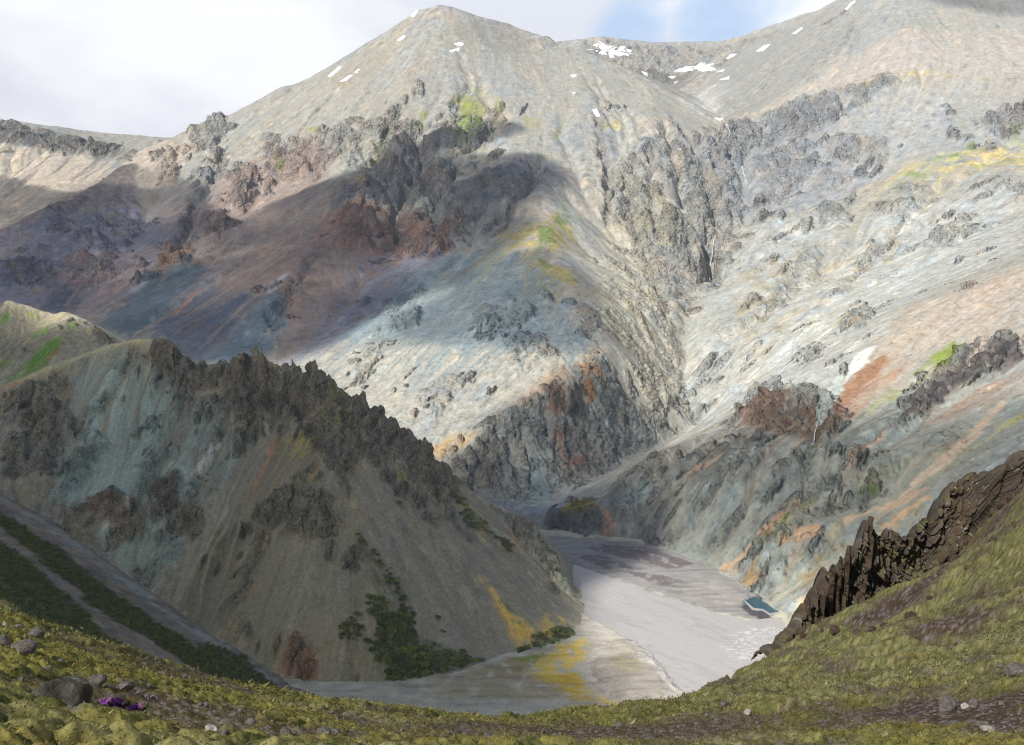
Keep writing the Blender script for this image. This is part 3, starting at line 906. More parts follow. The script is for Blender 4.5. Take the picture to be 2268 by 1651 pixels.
crags(gN, 300, (2, 5.5), (4, 16), (1.5, 6), 4, 400, base=.05, sharp=.5)
crags(gS, 170, (1.0, 2.6), (2, 7), (1, 4), 5, 400, base=.04, sharp=.45)
gullies(gM, 260, (150, 700), (5, 12), (3, 14), 6, 330)
gullies(gN, 150, (80, 320), (2.2, 6), (1.5, 7), 7, 400)
gullies(gS, 120, (50, 190), (1.1, 3.2), (.8, 3.4), 8, 400)
print('crags', round(time.time() - T0, 1))
cw = mask_poly(gM, band([(1200, 96), (1290, 90), (1400, 92), (1530, 96), (1650, 96), (1720, 76)], 6), 40, 10)
if cw is not None:
    gM.H[cw[0]] += cw[1] * 30 * (np.clip(ridged(gM.X[cw[0]] / 70, gM.Y[cw[0]] / 140, 4, 19), 0, 1) - .3)
    gM.R[cw[0]] = np.maximum(gM.R[cw[0]], .6 * cw[1])
fl = erode(gM, 80000, 70, 1, 3, rate=0.3, cap=3.0, lim=5.0, mask=0.25 + 0.75 * sstep(-.2, .35, fbm(gM.X / 160, gM.Y / 160, 3, 2) * 1.6))
fl2 = erode(gN, 45000, 90, 2, 4, rate=0.3, cap=3.0)
gS.H = gS.H
fl3 = erode(gS, 40000, 90, 3, 4, rate=0.25, cap=2.5)
print('erosion', round(time.time() - T0, 1))


gW0 = Grid(-230, 430, 430, 905, 5)
gW0.H[:] = WZ
def basecol(g, cols, l, seed):
    n = fbm(g.X / l, g.Y / l, 5, seed) * 1.8
    n2 = fbm(g.X / (l * .4) + 5, g.Y / (l * .4), 5, seed + 4) * 1.8
    C = np.zeros(g.H.shape + (3,)) + np.array(cols[0])
    for c, t in ((cols[1], n), (cols[2], n2)):
        m = sstep(-0.15, 0.5, t)[..., None]
        C = C * (1 - m) + np.array(c) * m
    return C


gM.C = basecol(gM, (lit(172, 166, 154), lit(164, 163, 158), lit(180, 170, 155)), 240, 3)
gN.C = basecol(gN, (lit(172, 166, 154), lit(164, 163, 158), lit(180, 170, 155)), 240, 3)
gS.C = basecol(gS, (dim(88, 82, 72), dim(95, 88, 76), dim(84, 80, 74)), 90, 13)
gD.C = basecol(gD, (dim(80, 75, 72), dim(74, 70, 68), dim(84, 80, 74)), 50, 23)

# (outline in the view, colour, amount, softness, break-up)
FARPAINT = [
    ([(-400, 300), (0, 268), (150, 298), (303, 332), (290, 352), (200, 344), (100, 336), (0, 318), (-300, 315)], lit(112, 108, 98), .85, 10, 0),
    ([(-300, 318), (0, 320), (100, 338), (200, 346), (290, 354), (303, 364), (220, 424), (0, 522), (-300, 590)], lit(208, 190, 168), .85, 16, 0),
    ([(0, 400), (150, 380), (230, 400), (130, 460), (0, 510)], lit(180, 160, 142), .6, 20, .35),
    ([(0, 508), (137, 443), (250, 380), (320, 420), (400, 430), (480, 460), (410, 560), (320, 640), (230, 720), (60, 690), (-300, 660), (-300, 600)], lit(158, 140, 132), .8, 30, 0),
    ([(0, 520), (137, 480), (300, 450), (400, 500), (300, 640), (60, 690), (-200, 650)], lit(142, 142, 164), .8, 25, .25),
    ([(60, 600), (200, 560), (330, 560), (300, 640), (180, 660)], lit(188, 148, 120), .6, 18, .4),
    ([(240, 380), (345, 322), (430, 300), (420, 360), (345, 460), (290, 420)], lit(200, 180, 158), .8, 18, 0),
    ([(480, 400), (600, 330), (700, 310), (740, 400), (865, 485), (1000, 480), (960, 600), (760, 750), (640, 795), (500, 740), (400, 600)], lit(160, 136, 124), .85, 30, 0),
    ([(600, 470), (740, 480), (800, 560), (700, 680), (600, 760), (560, 640)], lit(186, 156, 134), .75, 20, .25),
    ([(800, 560), (960, 500), (1000, 560), (860, 700), (660, 800), (700, 690)], lit(140, 142, 160), .8, 20, .2),
    ([(735, 470), (745, 420), (800, 398), (850, 415), (868, 468)], lit(112, 112, 118), .85, 8, 0),
    ([(740, 400), (800, 390), (850, 405), (800, 412)], lit(160, 145, 95), .7, 6, .3),
    ([(960, 440), (1050, 385), (1130, 350), (1240, 350), (1250, 420), (1150, 440), (1050, 480), (980, 490)], lit(135, 135, 138), .7, 14, 0),
    ([(720, 470), (860, 470), (1000, 490), (1000, 560), (880, 565), (700, 540)], lit(176, 132, 108), .85, 12, .15),
    ([(350, 549), (430, 540), (395, 583), (347, 597)], lit(190, 138, 100), .8, 8, .2),
    ([(540, 370), (570, 360), (575, 420), (545, 450)], lit(190, 160, 140), .6, 8, .3),
    ([(998, 470), (1035, 465), (1038, 500), (1010, 525), (995, 510)], lit(180, 160, 140), .8, 6, 0),
    ([(230, 704), (326, 618), (412, 580), (464, 590), (429, 645), (378, 686), (275, 741)], lit(112, 130, 138), .95, 8, 0),
    ([(343, 728), (429, 635), (498, 625), (567, 662), (549, 686), (508, 741), (443, 800), (378, 769)], lit(110, 118, 134), .95, 8, 0),
    ([(508, 741), (580, 652), (628, 652), (632, 714), (604, 772), (567, 806), (446, 800)], lit(116, 134, 142), .95, 8, 0),
    ([(591, 645), (618, 614), (639, 604), (601, 649)], lit(205, 205, 205), .9, 4, 0), ([(285, 645), (319, 623), (325, 626), (292, 652)], lit(200, 200, 205), .9, 4, 0),
    ([(86, 662), (120, 628), (155, 631), (185, 666), (172, 690), (100, 694)], lit(98, 104, 116), .95, 6, 0),
    ([(378, 700), (412, 662), (443, 635), (422, 666), (395, 697)], lit(200, 155, 125), .9, 5, 0), ([(430, 640), (480, 590), (510, 585), (450, 650)], lit(170, 170, 178), .6, 6, .2),
    ([(390, 720), (470, 700), (500, 720), (480, 760), (400, 750)], lit(112, 96, 92), .8, 6, .2),
    # around the rib
    ([(901, 600), (1100, 540), (1175, 583), (1268, 662), (1300, 741), (1096, 780), (856, 740), (760, 770)], lit(140, 156, 160), .85, 20, 0),
    ([(950, 620), (1100, 590), (1180, 680), (1060, 740), (930, 730)], lit(176, 184, 182), .6, 14, .4),
    ([(650, 800), (900, 740), (1100, 790), (1290, 775), (1200, 845), (1100, 925), (960, 1000), (800, 900)], lit(186, 180, 166), .9, 20, 0),
    ([(760, 780), (1000, 760), (1100, 800), (1000, 900), (880, 920)], lit(206, 196, 178), .7, 12, .4), ([(900, 800), (1150, 800), (1050, 900), (950, 960)], lit(160, 164, 168), .7, 12, .45),
    ([(1096, 525), (1148, 491), (1199, 494), (1234, 465), (1265, 491), (1275, 540), (1227, 560), (1182, 550), (1131, 548)], lit(184, 164, 86), .9, 6, .28),
    ([(1172, 580), (1234, 585), (1292, 625), (1270, 635), (1199, 600)], lit(192, 172, 95), .8, 5, .3),
    ([(1190, 500), (1225, 505), (1235, 540), (1200, 548)], lit(116, 130, 68), .9, 4, .25), ([(1190, 570), (1225, 590), (1200, 592)], lit(118, 132, 70), .9, 3, .2), ([(1232, 470), (1265, 478), (1255, 498), (1230, 495)], lit(116, 130, 68), .9, 3, .1), ([(1235, 440), (1262, 470), (1250, 470)], lit(118, 130, 72), .9, 3, .1),
    ([(1005, 254), (1030, 215), (1065, 235), (1070, 292), (1045, 310), (1012, 306)], lit(118, 132, 52), .85, 8, .12), ([(1000, 215), (1060, 195), (1130, 225), (1090, 260), (1010, 240)], lit(165, 160, 85), .7, 8, .4),
    ([(910, 254), (950, 250), (938, 285), (918, 292)], lit(140, 148, 62), .8, 6, .2), (band([(877, 252), (849, 309), (825, 367)], 5), lit(112, 122, 60), .7, 5, .25), (band([(1115, 225), (1096, 280), (1085, 300)], 5), lit(120, 125, 60), .7, 5, .25),
    (band([(1040, 190), (1002, 232)], 5), lit(140, 145, 70), .7, 5, .3), ([(1188, 340), (1210, 346), (1195, 358)], lit(125, 140, 60), .9, 4, .1), (band([(1160, 380), (1165, 410)], 4), lit(115, 120, 65), .7, 4, .2), ([(670, 285), (715, 275), (700, 295)], lit(160, 160, 65), .8, 5, .2), ([(612, 345), (630, 350), (625, 378), (612, 372)], lit(125, 135, 55), .8, 5, .2),
    ([(1160, 260), (1200, 265), (1195, 285), (1165, 280)], lit(170, 165, 95), .7, 5, .3), (band([(1255, 265), (1235, 290), (1225, 310)], 4), lit(150, 155, 80), .7, 4, .2), ([(1335, 262), (1385, 262), (1370, 290), (1340, 290)], lit(190, 178, 105), .7, 6, .3), (band([(1120, 350), (1060, 375), (1050, 398), (1130, 405)], 5), lit(170, 150, 85), .6, 6, .35),
    ([(1180, 840), (1302, 783), (1345, 768), (1296, 812), (1199, 877), (1130, 905)], lit(196, 166, 138), .85, 6, .1),
    # summit, cirque, right mountain
    ([(930, 20), (972, 8), (1120, 50), (1240, 95), (1170, 120), (1000, 70)], lit(146, 140, 130), .8, 22, 0), ([(700, 170), (850, 85), (930, 25), (900, 90), (760, 200)], lit(178, 165, 142), .6, 20, 0),
    ([(1240, 92), (1450, 92), (1650, 92), (1640, 130), (1500, 170), (1400, 150), (1300, 120)], lit(130, 123, 110), .85, 14, 0), ([(1500, 222), (1560, 195), (1650, 175), (1600, 230), (1555, 252)], lit(204, 198, 188), .9, 12, 0),
    ([(1600, 140), (1750, 60), (1900, 0), (1930, 60), (1780, 190), (1600, 262)], lit(158, 153, 144), .8, 26, 0),
    ([(1640, 262), (1780, 190), (1950, 80), (2268, 60), (2300, 170), (2050, 162), (1850, 186)], lit(198, 182, 166), .8, 24, 0), ([(2000, 100), (2268, 90), (2300, 160), (2060, 155)], lit(182, 178, 172), .6, 20, .3),
    ([(1540, 305), (1640, 268), (1850, 195), (1990, 172), (1900, 300), (1950, 400), (1750, 470), (1620, 500), (1590, 400)], lit(160, 159, 158), .85, 14, 0), ([(1900, 190), (2268, 190), (2268, 330), (2000, 350), (1900, 290)], lit(172, 170, 166), .8, 18, 0),
    ([(2200, 180), (2268, 190), (2268, 260), (2230, 250)], lit(175, 150, 140), .5, 12, .3), (band([(1985, 168), (2040, 165), (2120, 172)], 6), lit(200, 182, 110), .7, 8, .35), (band([(1860, 192), (1985, 168)], 4), lit(190, 172, 110), .6, 6, .35),
    ([(1930, 412), (2004, 364), (2042, 345), (2158, 330), (2300, 309), (2300, 370), (2176, 373), (2090, 383), (2004, 392)], lit(214, 194, 124), .85, 8, .3),
    (band([(2049, 356), (2124, 342)], 4), lit(138, 152, 86), .9, 4, .1), (band([(2005, 385), (2052, 389)], 5), lit(136, 152, 82), .9, 4, .1), (band([(2150, 368), (2268, 352)], 4), lit(150, 150, 75), .7, 4, .25), ([(2140, 320), (2160, 315), (2158, 330), (2145, 333)], lit(140, 155, 80), .8, 4, .1), ([(2230, 270), (2260, 265), (2255, 320), (2235, 320)], lit(150, 160, 90), .6, 8, .3),
    (band([(2186, 165), (2195, 210)], 6), lit(165, 165, 100), .6, 6, .3), (band([(2120, 240), (2130, 280)], 4), lit(165, 165, 100), .6, 5, .3),
    # gorge and lit face
    ([(1330, 470), (1420, 520), (1500, 700), (1530, 900), (1440, 930), (1380, 800), (1300, 640)], lit(190, 180, 156), .85, 16, 0), ([(1380, 560), (1480, 700), (1500, 850), (1420, 880)], lit(205, 196, 180), .6, 10, .4), ([(1380, 380), (1460, 420), (1500, 560), (1420, 540)], lit(172, 165, 135), .6, 12, .35),
    ([(1545, 290), (1585, 265), (1580, 300), (1530, 320)], lit(205, 180, 155), .7, 8, .1),
    ([(1560, 640), (1700, 480), (1900, 480), (2268, 400), (2268, 540), (2050, 660), (1900, 780), (1780, 850), (1640, 900), (1550, 955), (1500, 800)], lit(190, 188, 180), .9, 18, 0),
    ([(1600, 660), (1800, 560), (2100, 520), (2000, 640), (1800, 760), (1650, 850)], lit(206, 205, 198), .8, 10, .35), ([(1560, 640), (1700, 520), (1900, 500), (1850, 620), (1600, 800)], lit(168, 166, 158), .7, 12, .4), ([(1620, 600), (1850, 560), (2000, 520), (1900, 700), (1640, 860)], lit(188, 172, 140), .7, 8, .5),
    ([(1760, 512), (1784, 500), (1777, 515), (1763, 522)], lit(228, 218, 208), 1, 3, 0),
    ([(1805, 693), (1815, 700), (1860, 734), (1873, 745), (1849, 769), (1825, 783), (1822, 745), (1829, 734), (1808, 714)], lit(240, 232, 224), 1, 4, 0), ([(1873, 762), (1904, 748), (1908, 772), (1880, 786)], lit(232, 226, 220), 1, 4, 0),
    ([(1700, 800), (1760, 730), (1790, 760), (1760, 840)], lit(210, 212, 206), .8, 8, .3), ([(1952, 755), (2055, 666), (2300, 560), (2300, 745), (2193, 741), (2038, 772), (1966, 803)], lit(192, 177, 158), .95, 12, 0), ([(2130, 650), (2300, 570), (2300, 660), (2180, 700)], lit(198, 174, 154), .7, 14, 0),
]
NEARPAINT = [
    ([(1884, 810), (1918, 772), (1939, 765), (1918, 800), (1870, 840)], lit(236, 230, 220), 1, 3, 0),
    ([(1420, 1022), (1640, 960), (1900, 900), (2268, 760), (2450, 800), (2400, 1000), (2268, 1120), (1900, 1400), (1700, 1345), (1560, 1250), (1340, 1195), (1345, 1070)], lit(152, 153, 142), .9, 10, 0),
    ([(1600, 1000), (1900, 950), (2268, 850), (2268, 1000), (1900, 1250), (1700, 1300), (1560, 1230)], lit(166, 172, 163), .75, 8, .35), ([(1500, 1050), (1700, 980), (1900, 1050), (2100, 950), (2268, 950), (1900, 1250), (1640, 1250), (1450, 1150)], lit(128, 130, 120), .65, 7, .5),
    ([(1700, 1100), (1900, 1020), (2200, 880), (2268, 950), (1950, 1200), (1750, 1280)], lit(172, 160, 120), .55, 6, .52),
    ([(1845, 912), (1880, 850), (1915, 800), (1960, 772), (2010, 795), (1995, 840), (1940, 885), (1880, 925)], lit(186, 144, 114), .8, 9, 0),
    ([(1863, 865), (1918, 803), (1959, 783), (1966, 803), (1928, 841), (1849, 900), (1836, 912)], lit(172, 128, 98), 1, 4, 0), ([(1959, 824), (2004, 803), (1987, 824), (1970, 844)], lit(184, 146, 116), .9, 4, .1),
    ([(1678, 848), (1753, 861), (1726, 906), (1712, 954), (1650, 934), (1633, 906)], lit(146, 118, 98), .95, 4, .1), ([(1726, 910), (1815, 868), (1832, 910), (1884, 913), (1815, 982), (1726, 954)], lit(150, 122, 98), .95, 5, .1), ([(1740, 950), (1830, 930), (1900, 960), (1800, 1010), (1720, 990)], lit(150, 130, 100), .6, 6, .3),
    ([(1870, 820), (1866, 851), (1829, 913), (1815, 930), (1810, 896), (1846, 837)], lit(196, 200, 190), 1, 2.5, 0),
    ([(2021, 937), (2193, 851), (2300, 800), (2300, 850), (2158, 903), (2090, 930)], lit(168, 138, 116), .85, 6, .1), ([(2210, 745), (2300, 745), (2268, 790), (2160, 830), (2080, 885), (1997, 945), (2005, 885), (2090, 812), (2170, 765)], lit(118, 108, 104), .95, 5, 0), (band([(2130, 812), (2200, 745)], 3), lit(235, 215, 195), .9, 2, 0),
    ([(1588, 1259), (1671, 1197), (1767, 1108), (1777, 1104), (1698, 1183), (1605, 1264)], lit(208, 172, 136), .95, 1.5, 0), ([(1726, 1193), (1767, 1169), (1822, 1159), (1815, 1176), (1767, 1203)], lit(212, 172, 134), .95, 2, .1), ([(1870, 1145), (1952, 1121), (2038, 1083), (2060, 1080), (2007, 1114), (1915, 1138), (1867, 1159)], lit(212, 178, 144), 1, 1.5, 0),
    ([(1975, 1118), (2090, 1037), (2158, 978), (2234, 889), (2216, 889), (2141, 968), (2055, 1036)], lit(208, 182, 154), 1, 1.5, 0), ([(1946, 1186), (1987, 1152), (2055, 1104), (2055, 1094), (1963, 1158)], lit(214, 174, 132), 1, 1.5, 0), ([(1767, 1330), (1849, 1286), (1885, 1240), (1870, 1290), (1800, 1335)], lit(224, 192, 156), .95, 2, 0), ([(1755, 1396), (1805, 1338), (1777, 1331), (1755, 1358)], lit(228, 214, 172), .95, 2, .1),
    ([(1870, 1030), (1918, 985), (1976, 944), (1949, 975), (1891, 1026)], lit(208, 178, 152), .95, 2, 0), ([(1506, 1049), (1575, 1004), (1647, 971), (1609, 1001), (1540, 1030)], lit(198, 166, 140), .95, 2, 0), ([(1330, 1110), (1345, 1120), (1362, 1160), (1350, 1192), (1335, 1190), (1340, 1150)], lit(205, 160, 130), .95, 2, .1),
    ([(2055, 789), (2121, 752), (2136, 765), (2083, 797)], lit(142, 154, 66), .95, 3, .15), ([(1962, 860), (1990, 860), (1985, 885), (1965, 885)], lit(158, 156, 84), .8, 3, .2), (band([(2215, 950), (2300, 900)], 5), lit(186, 176, 110), .9, 2, .15), ([(1910, 1080), (1950, 1085), (1945, 1100), (1905, 1095)], lit(125, 140, 60), .8, 3, .25), (band([(1690, 1190), (1750, 1140), (1800, 1105)], 4), lit(150, 145, 65), .8, 2, .3),
    ([(1770, 1270), (1830, 1230), (1840, 1260), (1790, 1300)], lit(165, 140, 90), .6, 4, .3), ([(1640, 1290), (1670, 1240), (1690, 1260), (1660, 1310)], lit(165, 130, 85), .8, 3, .2),
    # face below the bent rib
    ([(1080, 930), (1250, 835), (1330, 785), (1400, 900), (1500, 940), (1400, 1010), (1330, 1060), (1240, 1080), (1170, 1120), (1060, 1080), (1000, 1040)], lit(160, 162, 154), .9, 8, 0),
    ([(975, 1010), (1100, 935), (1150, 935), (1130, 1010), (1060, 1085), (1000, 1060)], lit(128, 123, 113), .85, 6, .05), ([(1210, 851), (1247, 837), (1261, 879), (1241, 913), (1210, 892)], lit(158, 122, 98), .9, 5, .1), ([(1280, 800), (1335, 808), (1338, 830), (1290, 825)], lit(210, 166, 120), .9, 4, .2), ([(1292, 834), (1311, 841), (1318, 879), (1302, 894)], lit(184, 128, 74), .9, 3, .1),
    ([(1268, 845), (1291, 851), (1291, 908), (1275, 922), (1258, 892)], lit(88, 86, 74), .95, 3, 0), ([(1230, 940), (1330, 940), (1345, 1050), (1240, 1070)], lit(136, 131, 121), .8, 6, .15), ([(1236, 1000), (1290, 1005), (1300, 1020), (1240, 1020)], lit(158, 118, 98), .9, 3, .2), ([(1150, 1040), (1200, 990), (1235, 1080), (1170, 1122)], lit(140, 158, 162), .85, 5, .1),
    (band([(1318, 895), (1345, 980), (1352, 1040)], [4, 6, 9]), lit(178, 170, 162), .9, 3, 0), (band([(1232, 960), (1240, 1030), (1252, 1080)], 4), lit(170, 172, 168), .8, 3, .1), ([(1300, 890), (1340, 880), (1420, 960), (1360, 1010)], lit(178, 186, 178), .7, 6, .3), ([(1190, 905), (1225, 900), (1245, 960), (1200, 960)], lit(185, 180, 175), .7, 5, .2), ([(1220, 930), (1250, 960), (1240, 990)], lit(180, 140, 110), .7, 4, .2),
    ([(940, 1000), (1000, 960), (1060, 945), (1010, 990), (960, 1020)], lit(195, 165, 120), .8, 4, .2),
    ([(1215, 1130), (1290, 1098), (1325, 1112), (1300, 1122), (1240, 1140)], lit(150, 140, 66), .9, 2.5, .05), ([(1210, 1138), (1325, 1122), (1345, 1180), (1210, 1182)], lit(112, 116, 112), .8, 4, .1), ([(1168, 1122), (1210, 1115), (1280, 1100), (1230, 1122), (1180, 1135)], lit(138, 146, 156), .9, 2, 0),
    ([(1340, 1070), (1420, 1025), (1560, 965), (1700, 900), (1720, 960), (1560, 1060), (1400, 1120), (1345, 1130)], lit(128, 124, 112), .7, 6, .2), ([(1360, 1090), (1430, 1050), (1460, 1060), (1390, 1110)], lit(160, 172, 168), .7, 4, .25),
]
SPURPAINT = [
    ([(144, 851), (220, 790), (292, 775), (343, 790), (378, 817), (395, 858), (395, 927), (343, 1030), (223, 1098), (103, 1112), (120, 1030), (206, 920)], dim(93, 101, 97), .85, 8, 0),
    ([(343, 1000), (440, 960), (480, 1040), (410, 1170), (360, 1300), (300, 1270), (200, 1150), (260, 1060)], dim(92, 100, 95), .85, 7, .05), ([(420, 880), (520, 900), (560, 1000), (480, 1040), (400, 980)], dim(94, 100, 96), .7, 7, .25), ([(200, 850), (300, 800), (380, 900), (300, 1050), (200, 1090)], dim(110, 117, 112), .7, 5, .42),
    ([(422, 1054), (443, 1019), (481, 982), (508, 964), (477, 1004), (446, 1040)], dim(152, 147, 140), .85, 2, .3), (band([(374, 1030), (412, 1043), (422, 1064)], 5), dim(140, 140, 138), .8, 2, .35), ([(220, 1178), (240, 1149), (302, 1085), (308, 1092), (261, 1144), (227, 1178)], dim(132, 124, 114), .9, 1.5, .05),
    ([(745, 1008), (800, 1060), (860, 1200), (870, 1350), (860, 1510), (640, 1510), (480, 1410), (380, 1312), (460, 1180), (600, 1060), (700, 1022)], dim(86, 81, 70), .9, 8, 0),
    ([(480, 1400), (560, 1300), (700, 1350), (850, 1430), (862, 1508), (650, 1508)], dim(104, 92, 72), .8, 8, .1), ([(560, 1200), (680, 1190), (760, 1300), (720, 1400), (600, 1380)], dim(92, 88, 78), .6, 8, .25), ([(361, 1317), (446, 1221), (520, 1165), (540, 1200), (515, 1300), (464, 1378), (412, 1351)], dim(66, 61, 51), .9, 6, 0), ([(620, 960), (700, 1010), (740, 1005), (690, 1060), (600, 1100), (520, 1170), (540, 1090)], dim(72, 66, 56), .7, 6, 0),
    (band([(617, 968), (590, 1020), (560, 1090)], [3, 4, 3]), dim(126, 84, 58), .85, 2, .1), (band([(714, 985), (700, 1030), (687, 1064)], 3), dim(112, 88, 56), .8, 2, .1), (band([(584, 1276), (543, 1331)], 3), dim(112, 86, 56), .8, 2, .2), (band([(745, 1010), (800, 1130), (830, 1230)], 4), dim(104, 92, 74), .6, 3, .2), (band([(690, 1040), (620, 1130), (560, 1240)], 4), dim(106, 94, 74), .6, 3, .15),
    ([(770, 1010), (900, 1070), (1050, 1160), (1200, 1300), (1295, 1372), (1080, 1466), (1000, 1500), (900, 1450), (850, 1300)], dim(82, 78, 71), .9, 8, 0), (band([(900, 1130), (990, 1269), (1062, 1351)], [3, 6, 11]), dim(98, 90, 78), .7, 3, .1), (band([(950, 1160), (1060, 1280), (1120, 1360)], 6), dim(90, 86, 72), .5, 3, .2),
    ([(1062, 1276), (1096, 1310), (1131, 1358), (1185, 1393), (1180, 1420), (1141, 1426), (1110, 1375), (1090, 1331)], dim(140, 112, 44), .9, 3, .38), ([(1190, 1400), (1200, 1350), (1250, 1375), (1240, 1405), (1200, 1422)], dim(146, 118, 45), .9, 3, .35), ([(1030, 1110), (1050, 1130), (1035, 1140), (1020, 1120)], dim(130, 110, 50), .7, 3, .3), ([(1060, 1160), (1075, 1190), (1065, 1200)], dim(130, 110, 50), .6, 3, .35),
    ([(1120, 1130), (1205, 1194), (1240, 1250), (1275, 1325), (1220, 1295), (1170, 1215), (1090, 1115)], dim(118, 113, 100), .9, 5, .05), (band([(1230, 1255), (1262, 1310)], 6), dim(140, 142, 132), .7, 3, .25), ([(1130, 1170), (1150, 1200), (1160, 1230), (1140, 1210)], dim(120, 85, 62), .7, 3, .2),
    ([(335, 752), (352, 750), (385, 795), (460, 813), (520, 800), (575, 805), (650, 815), (700, 835), (740, 843), (762, 876), (830, 917), (870, 947), (930, 1007), (990, 1050), (1010, 1100), (940, 1075), (880, 1020), (800, 1030), (770, 1100), (740, 1060), (700, 1010), (650, 940), (590, 905), (570, 985), (525, 950), (500, 870), (440, 865), (380, 835), (300, 800)], dim(91, 85, 75), .9, 4, 0),
    ([(550, 1150), (570, 1110), (650, 1080), (730, 1100), (762, 1170), (720, 1200), (600, 1192)], dim(94, 88, 76), .85, 4, .05), ([(340, 1060), (395, 1050), (398, 1120), (370, 1155), (342, 1140)], dim(84, 79, 69), .9, 3, 0), ([(190, 1100), (265, 1090), (280, 1130), (240, 1150), (195, 1140)], dim(92, 78, 66), .9, 3, .05), ([(250, 1150), (330, 1110), (330, 1180), (250, 1205)], dim(92, 80, 68), .9, 3, .05), ([(395, 1140), (430, 1100), (450, 1150), (420, 1190), (395, 1180)], dim(88, 77, 64), .9, 3, .05),
    ([(0, 890), (60, 855), (140, 830), (130, 890), (170, 930), (110, 1010), (60, 1060), (0, 1050)], dim(92, 88, 80), .85, 5, 0), ([(618, 1458), (646, 1420), (677, 1389), (682, 1420), (704, 1475), (710, 1503), (646, 1503)], dim(100, 77, 62), .9, 3, .1), ([(640, 1420), (700, 1440), (740, 1500), (690, 1503)], dim(116, 90, 66), .7, 4, .2),
    ([(690, 915), (760, 900), (800, 940), (740, 960)], dim(100, 94, 62), .6, 3, .45), ([(620, 980), (680, 960), (700, 1000), (640, 1010)], dim(102, 92, 50), .7, 3, .35), ([(720, 850), (760, 870), (740, 885)], dim(102, 98, 64), .7, 2, .3), ([(860, 1010), (920, 1060), (900, 1075)], dim(100, 92, 50), .6, 2, .4), ([(880, 1130), (940, 1180), (930, 1190)], dim(110, 92, 60), .5, 3, .4),
    # grassy hill and crest
    ([(-150, 640), (0, 655), (105, 690), (190, 702), (245, 760), (240, 775), (100, 815), (0, 862), (-150, 900)], dim(100, 96, 84), .95, 6, 0), ([(-100, 650), (0, 657), (145, 690), (200, 730), (100, 740), (0, 760), (-100, 760)], dim(128, 122, 78), .85, 5, .3), ([(50, 838), (69, 789), (106, 755), (137, 746), (136, 769), (103, 805), (79, 824)], dim(60, 84, 28), .95, 3, .05), ([(102, 790), (132, 770), (138, 778), (110, 800)], dim(96, 68, 48), .9, 2, .1),
    ([(68, 740), (110, 720), (108, 735), (75, 752)], dim(70, 90, 34), .9, 2, .15), ([(0, 700), (25, 690), (22, 705), (0, 722)], dim(64, 88, 30), .9, 2, .1), ([(0, 745), (30, 735), (0, 752)], dim(70, 90, 34), .9, 2, .1), ([(150, 715), (175, 712), (160, 730)], dim(74, 92, 36), .9, 2, .15), ([(55, 690), (75, 695), (78, 702), (60, 700)], dim(80, 95, 40), .8, 2, .2), ([(0, 800), (40, 790), (30, 810), (0, 815)], dim(78, 90, 40), .8, 2, .3), ([(0, 850), (60, 838), (20, 858)], dim(110, 82, 60), .8, 2, .2),
    (band([(40, 847), (150, 803), (250, 764), (330, 752)], 2.5), dim(120, 113, 88), .7, 2, .1), ([(190, 704), (215, 727), (247, 764), (225, 760), (200, 735)], dim(62, 60, 56), .9, 2, .05),  # the band paints the crest's lit edge into the colour
]
BRUSH_LOW = [(-150, 1136), (0, 1202), (86, 1264), (137, 1310), (192, 1360), (240, 1412), (300, 1446), (330, 1466), (292, 1456), (0, 1345), (-150, 1290)]
BRUSH_TOP = [(-150, 1060), (0, 1135), (45, 1162), (137, 1221), (192, 1269), (275, 1331), (343, 1379), (398, 1406), (429, 1444), (464, 1427), (536, 1454), (637, 1537), (580, 1540), (515, 1515), (412, 1471), (343, 1423), (254, 1375), (192, 1338), (182, 1310), (103, 1255), (0, 1166), (-150, 1095)]
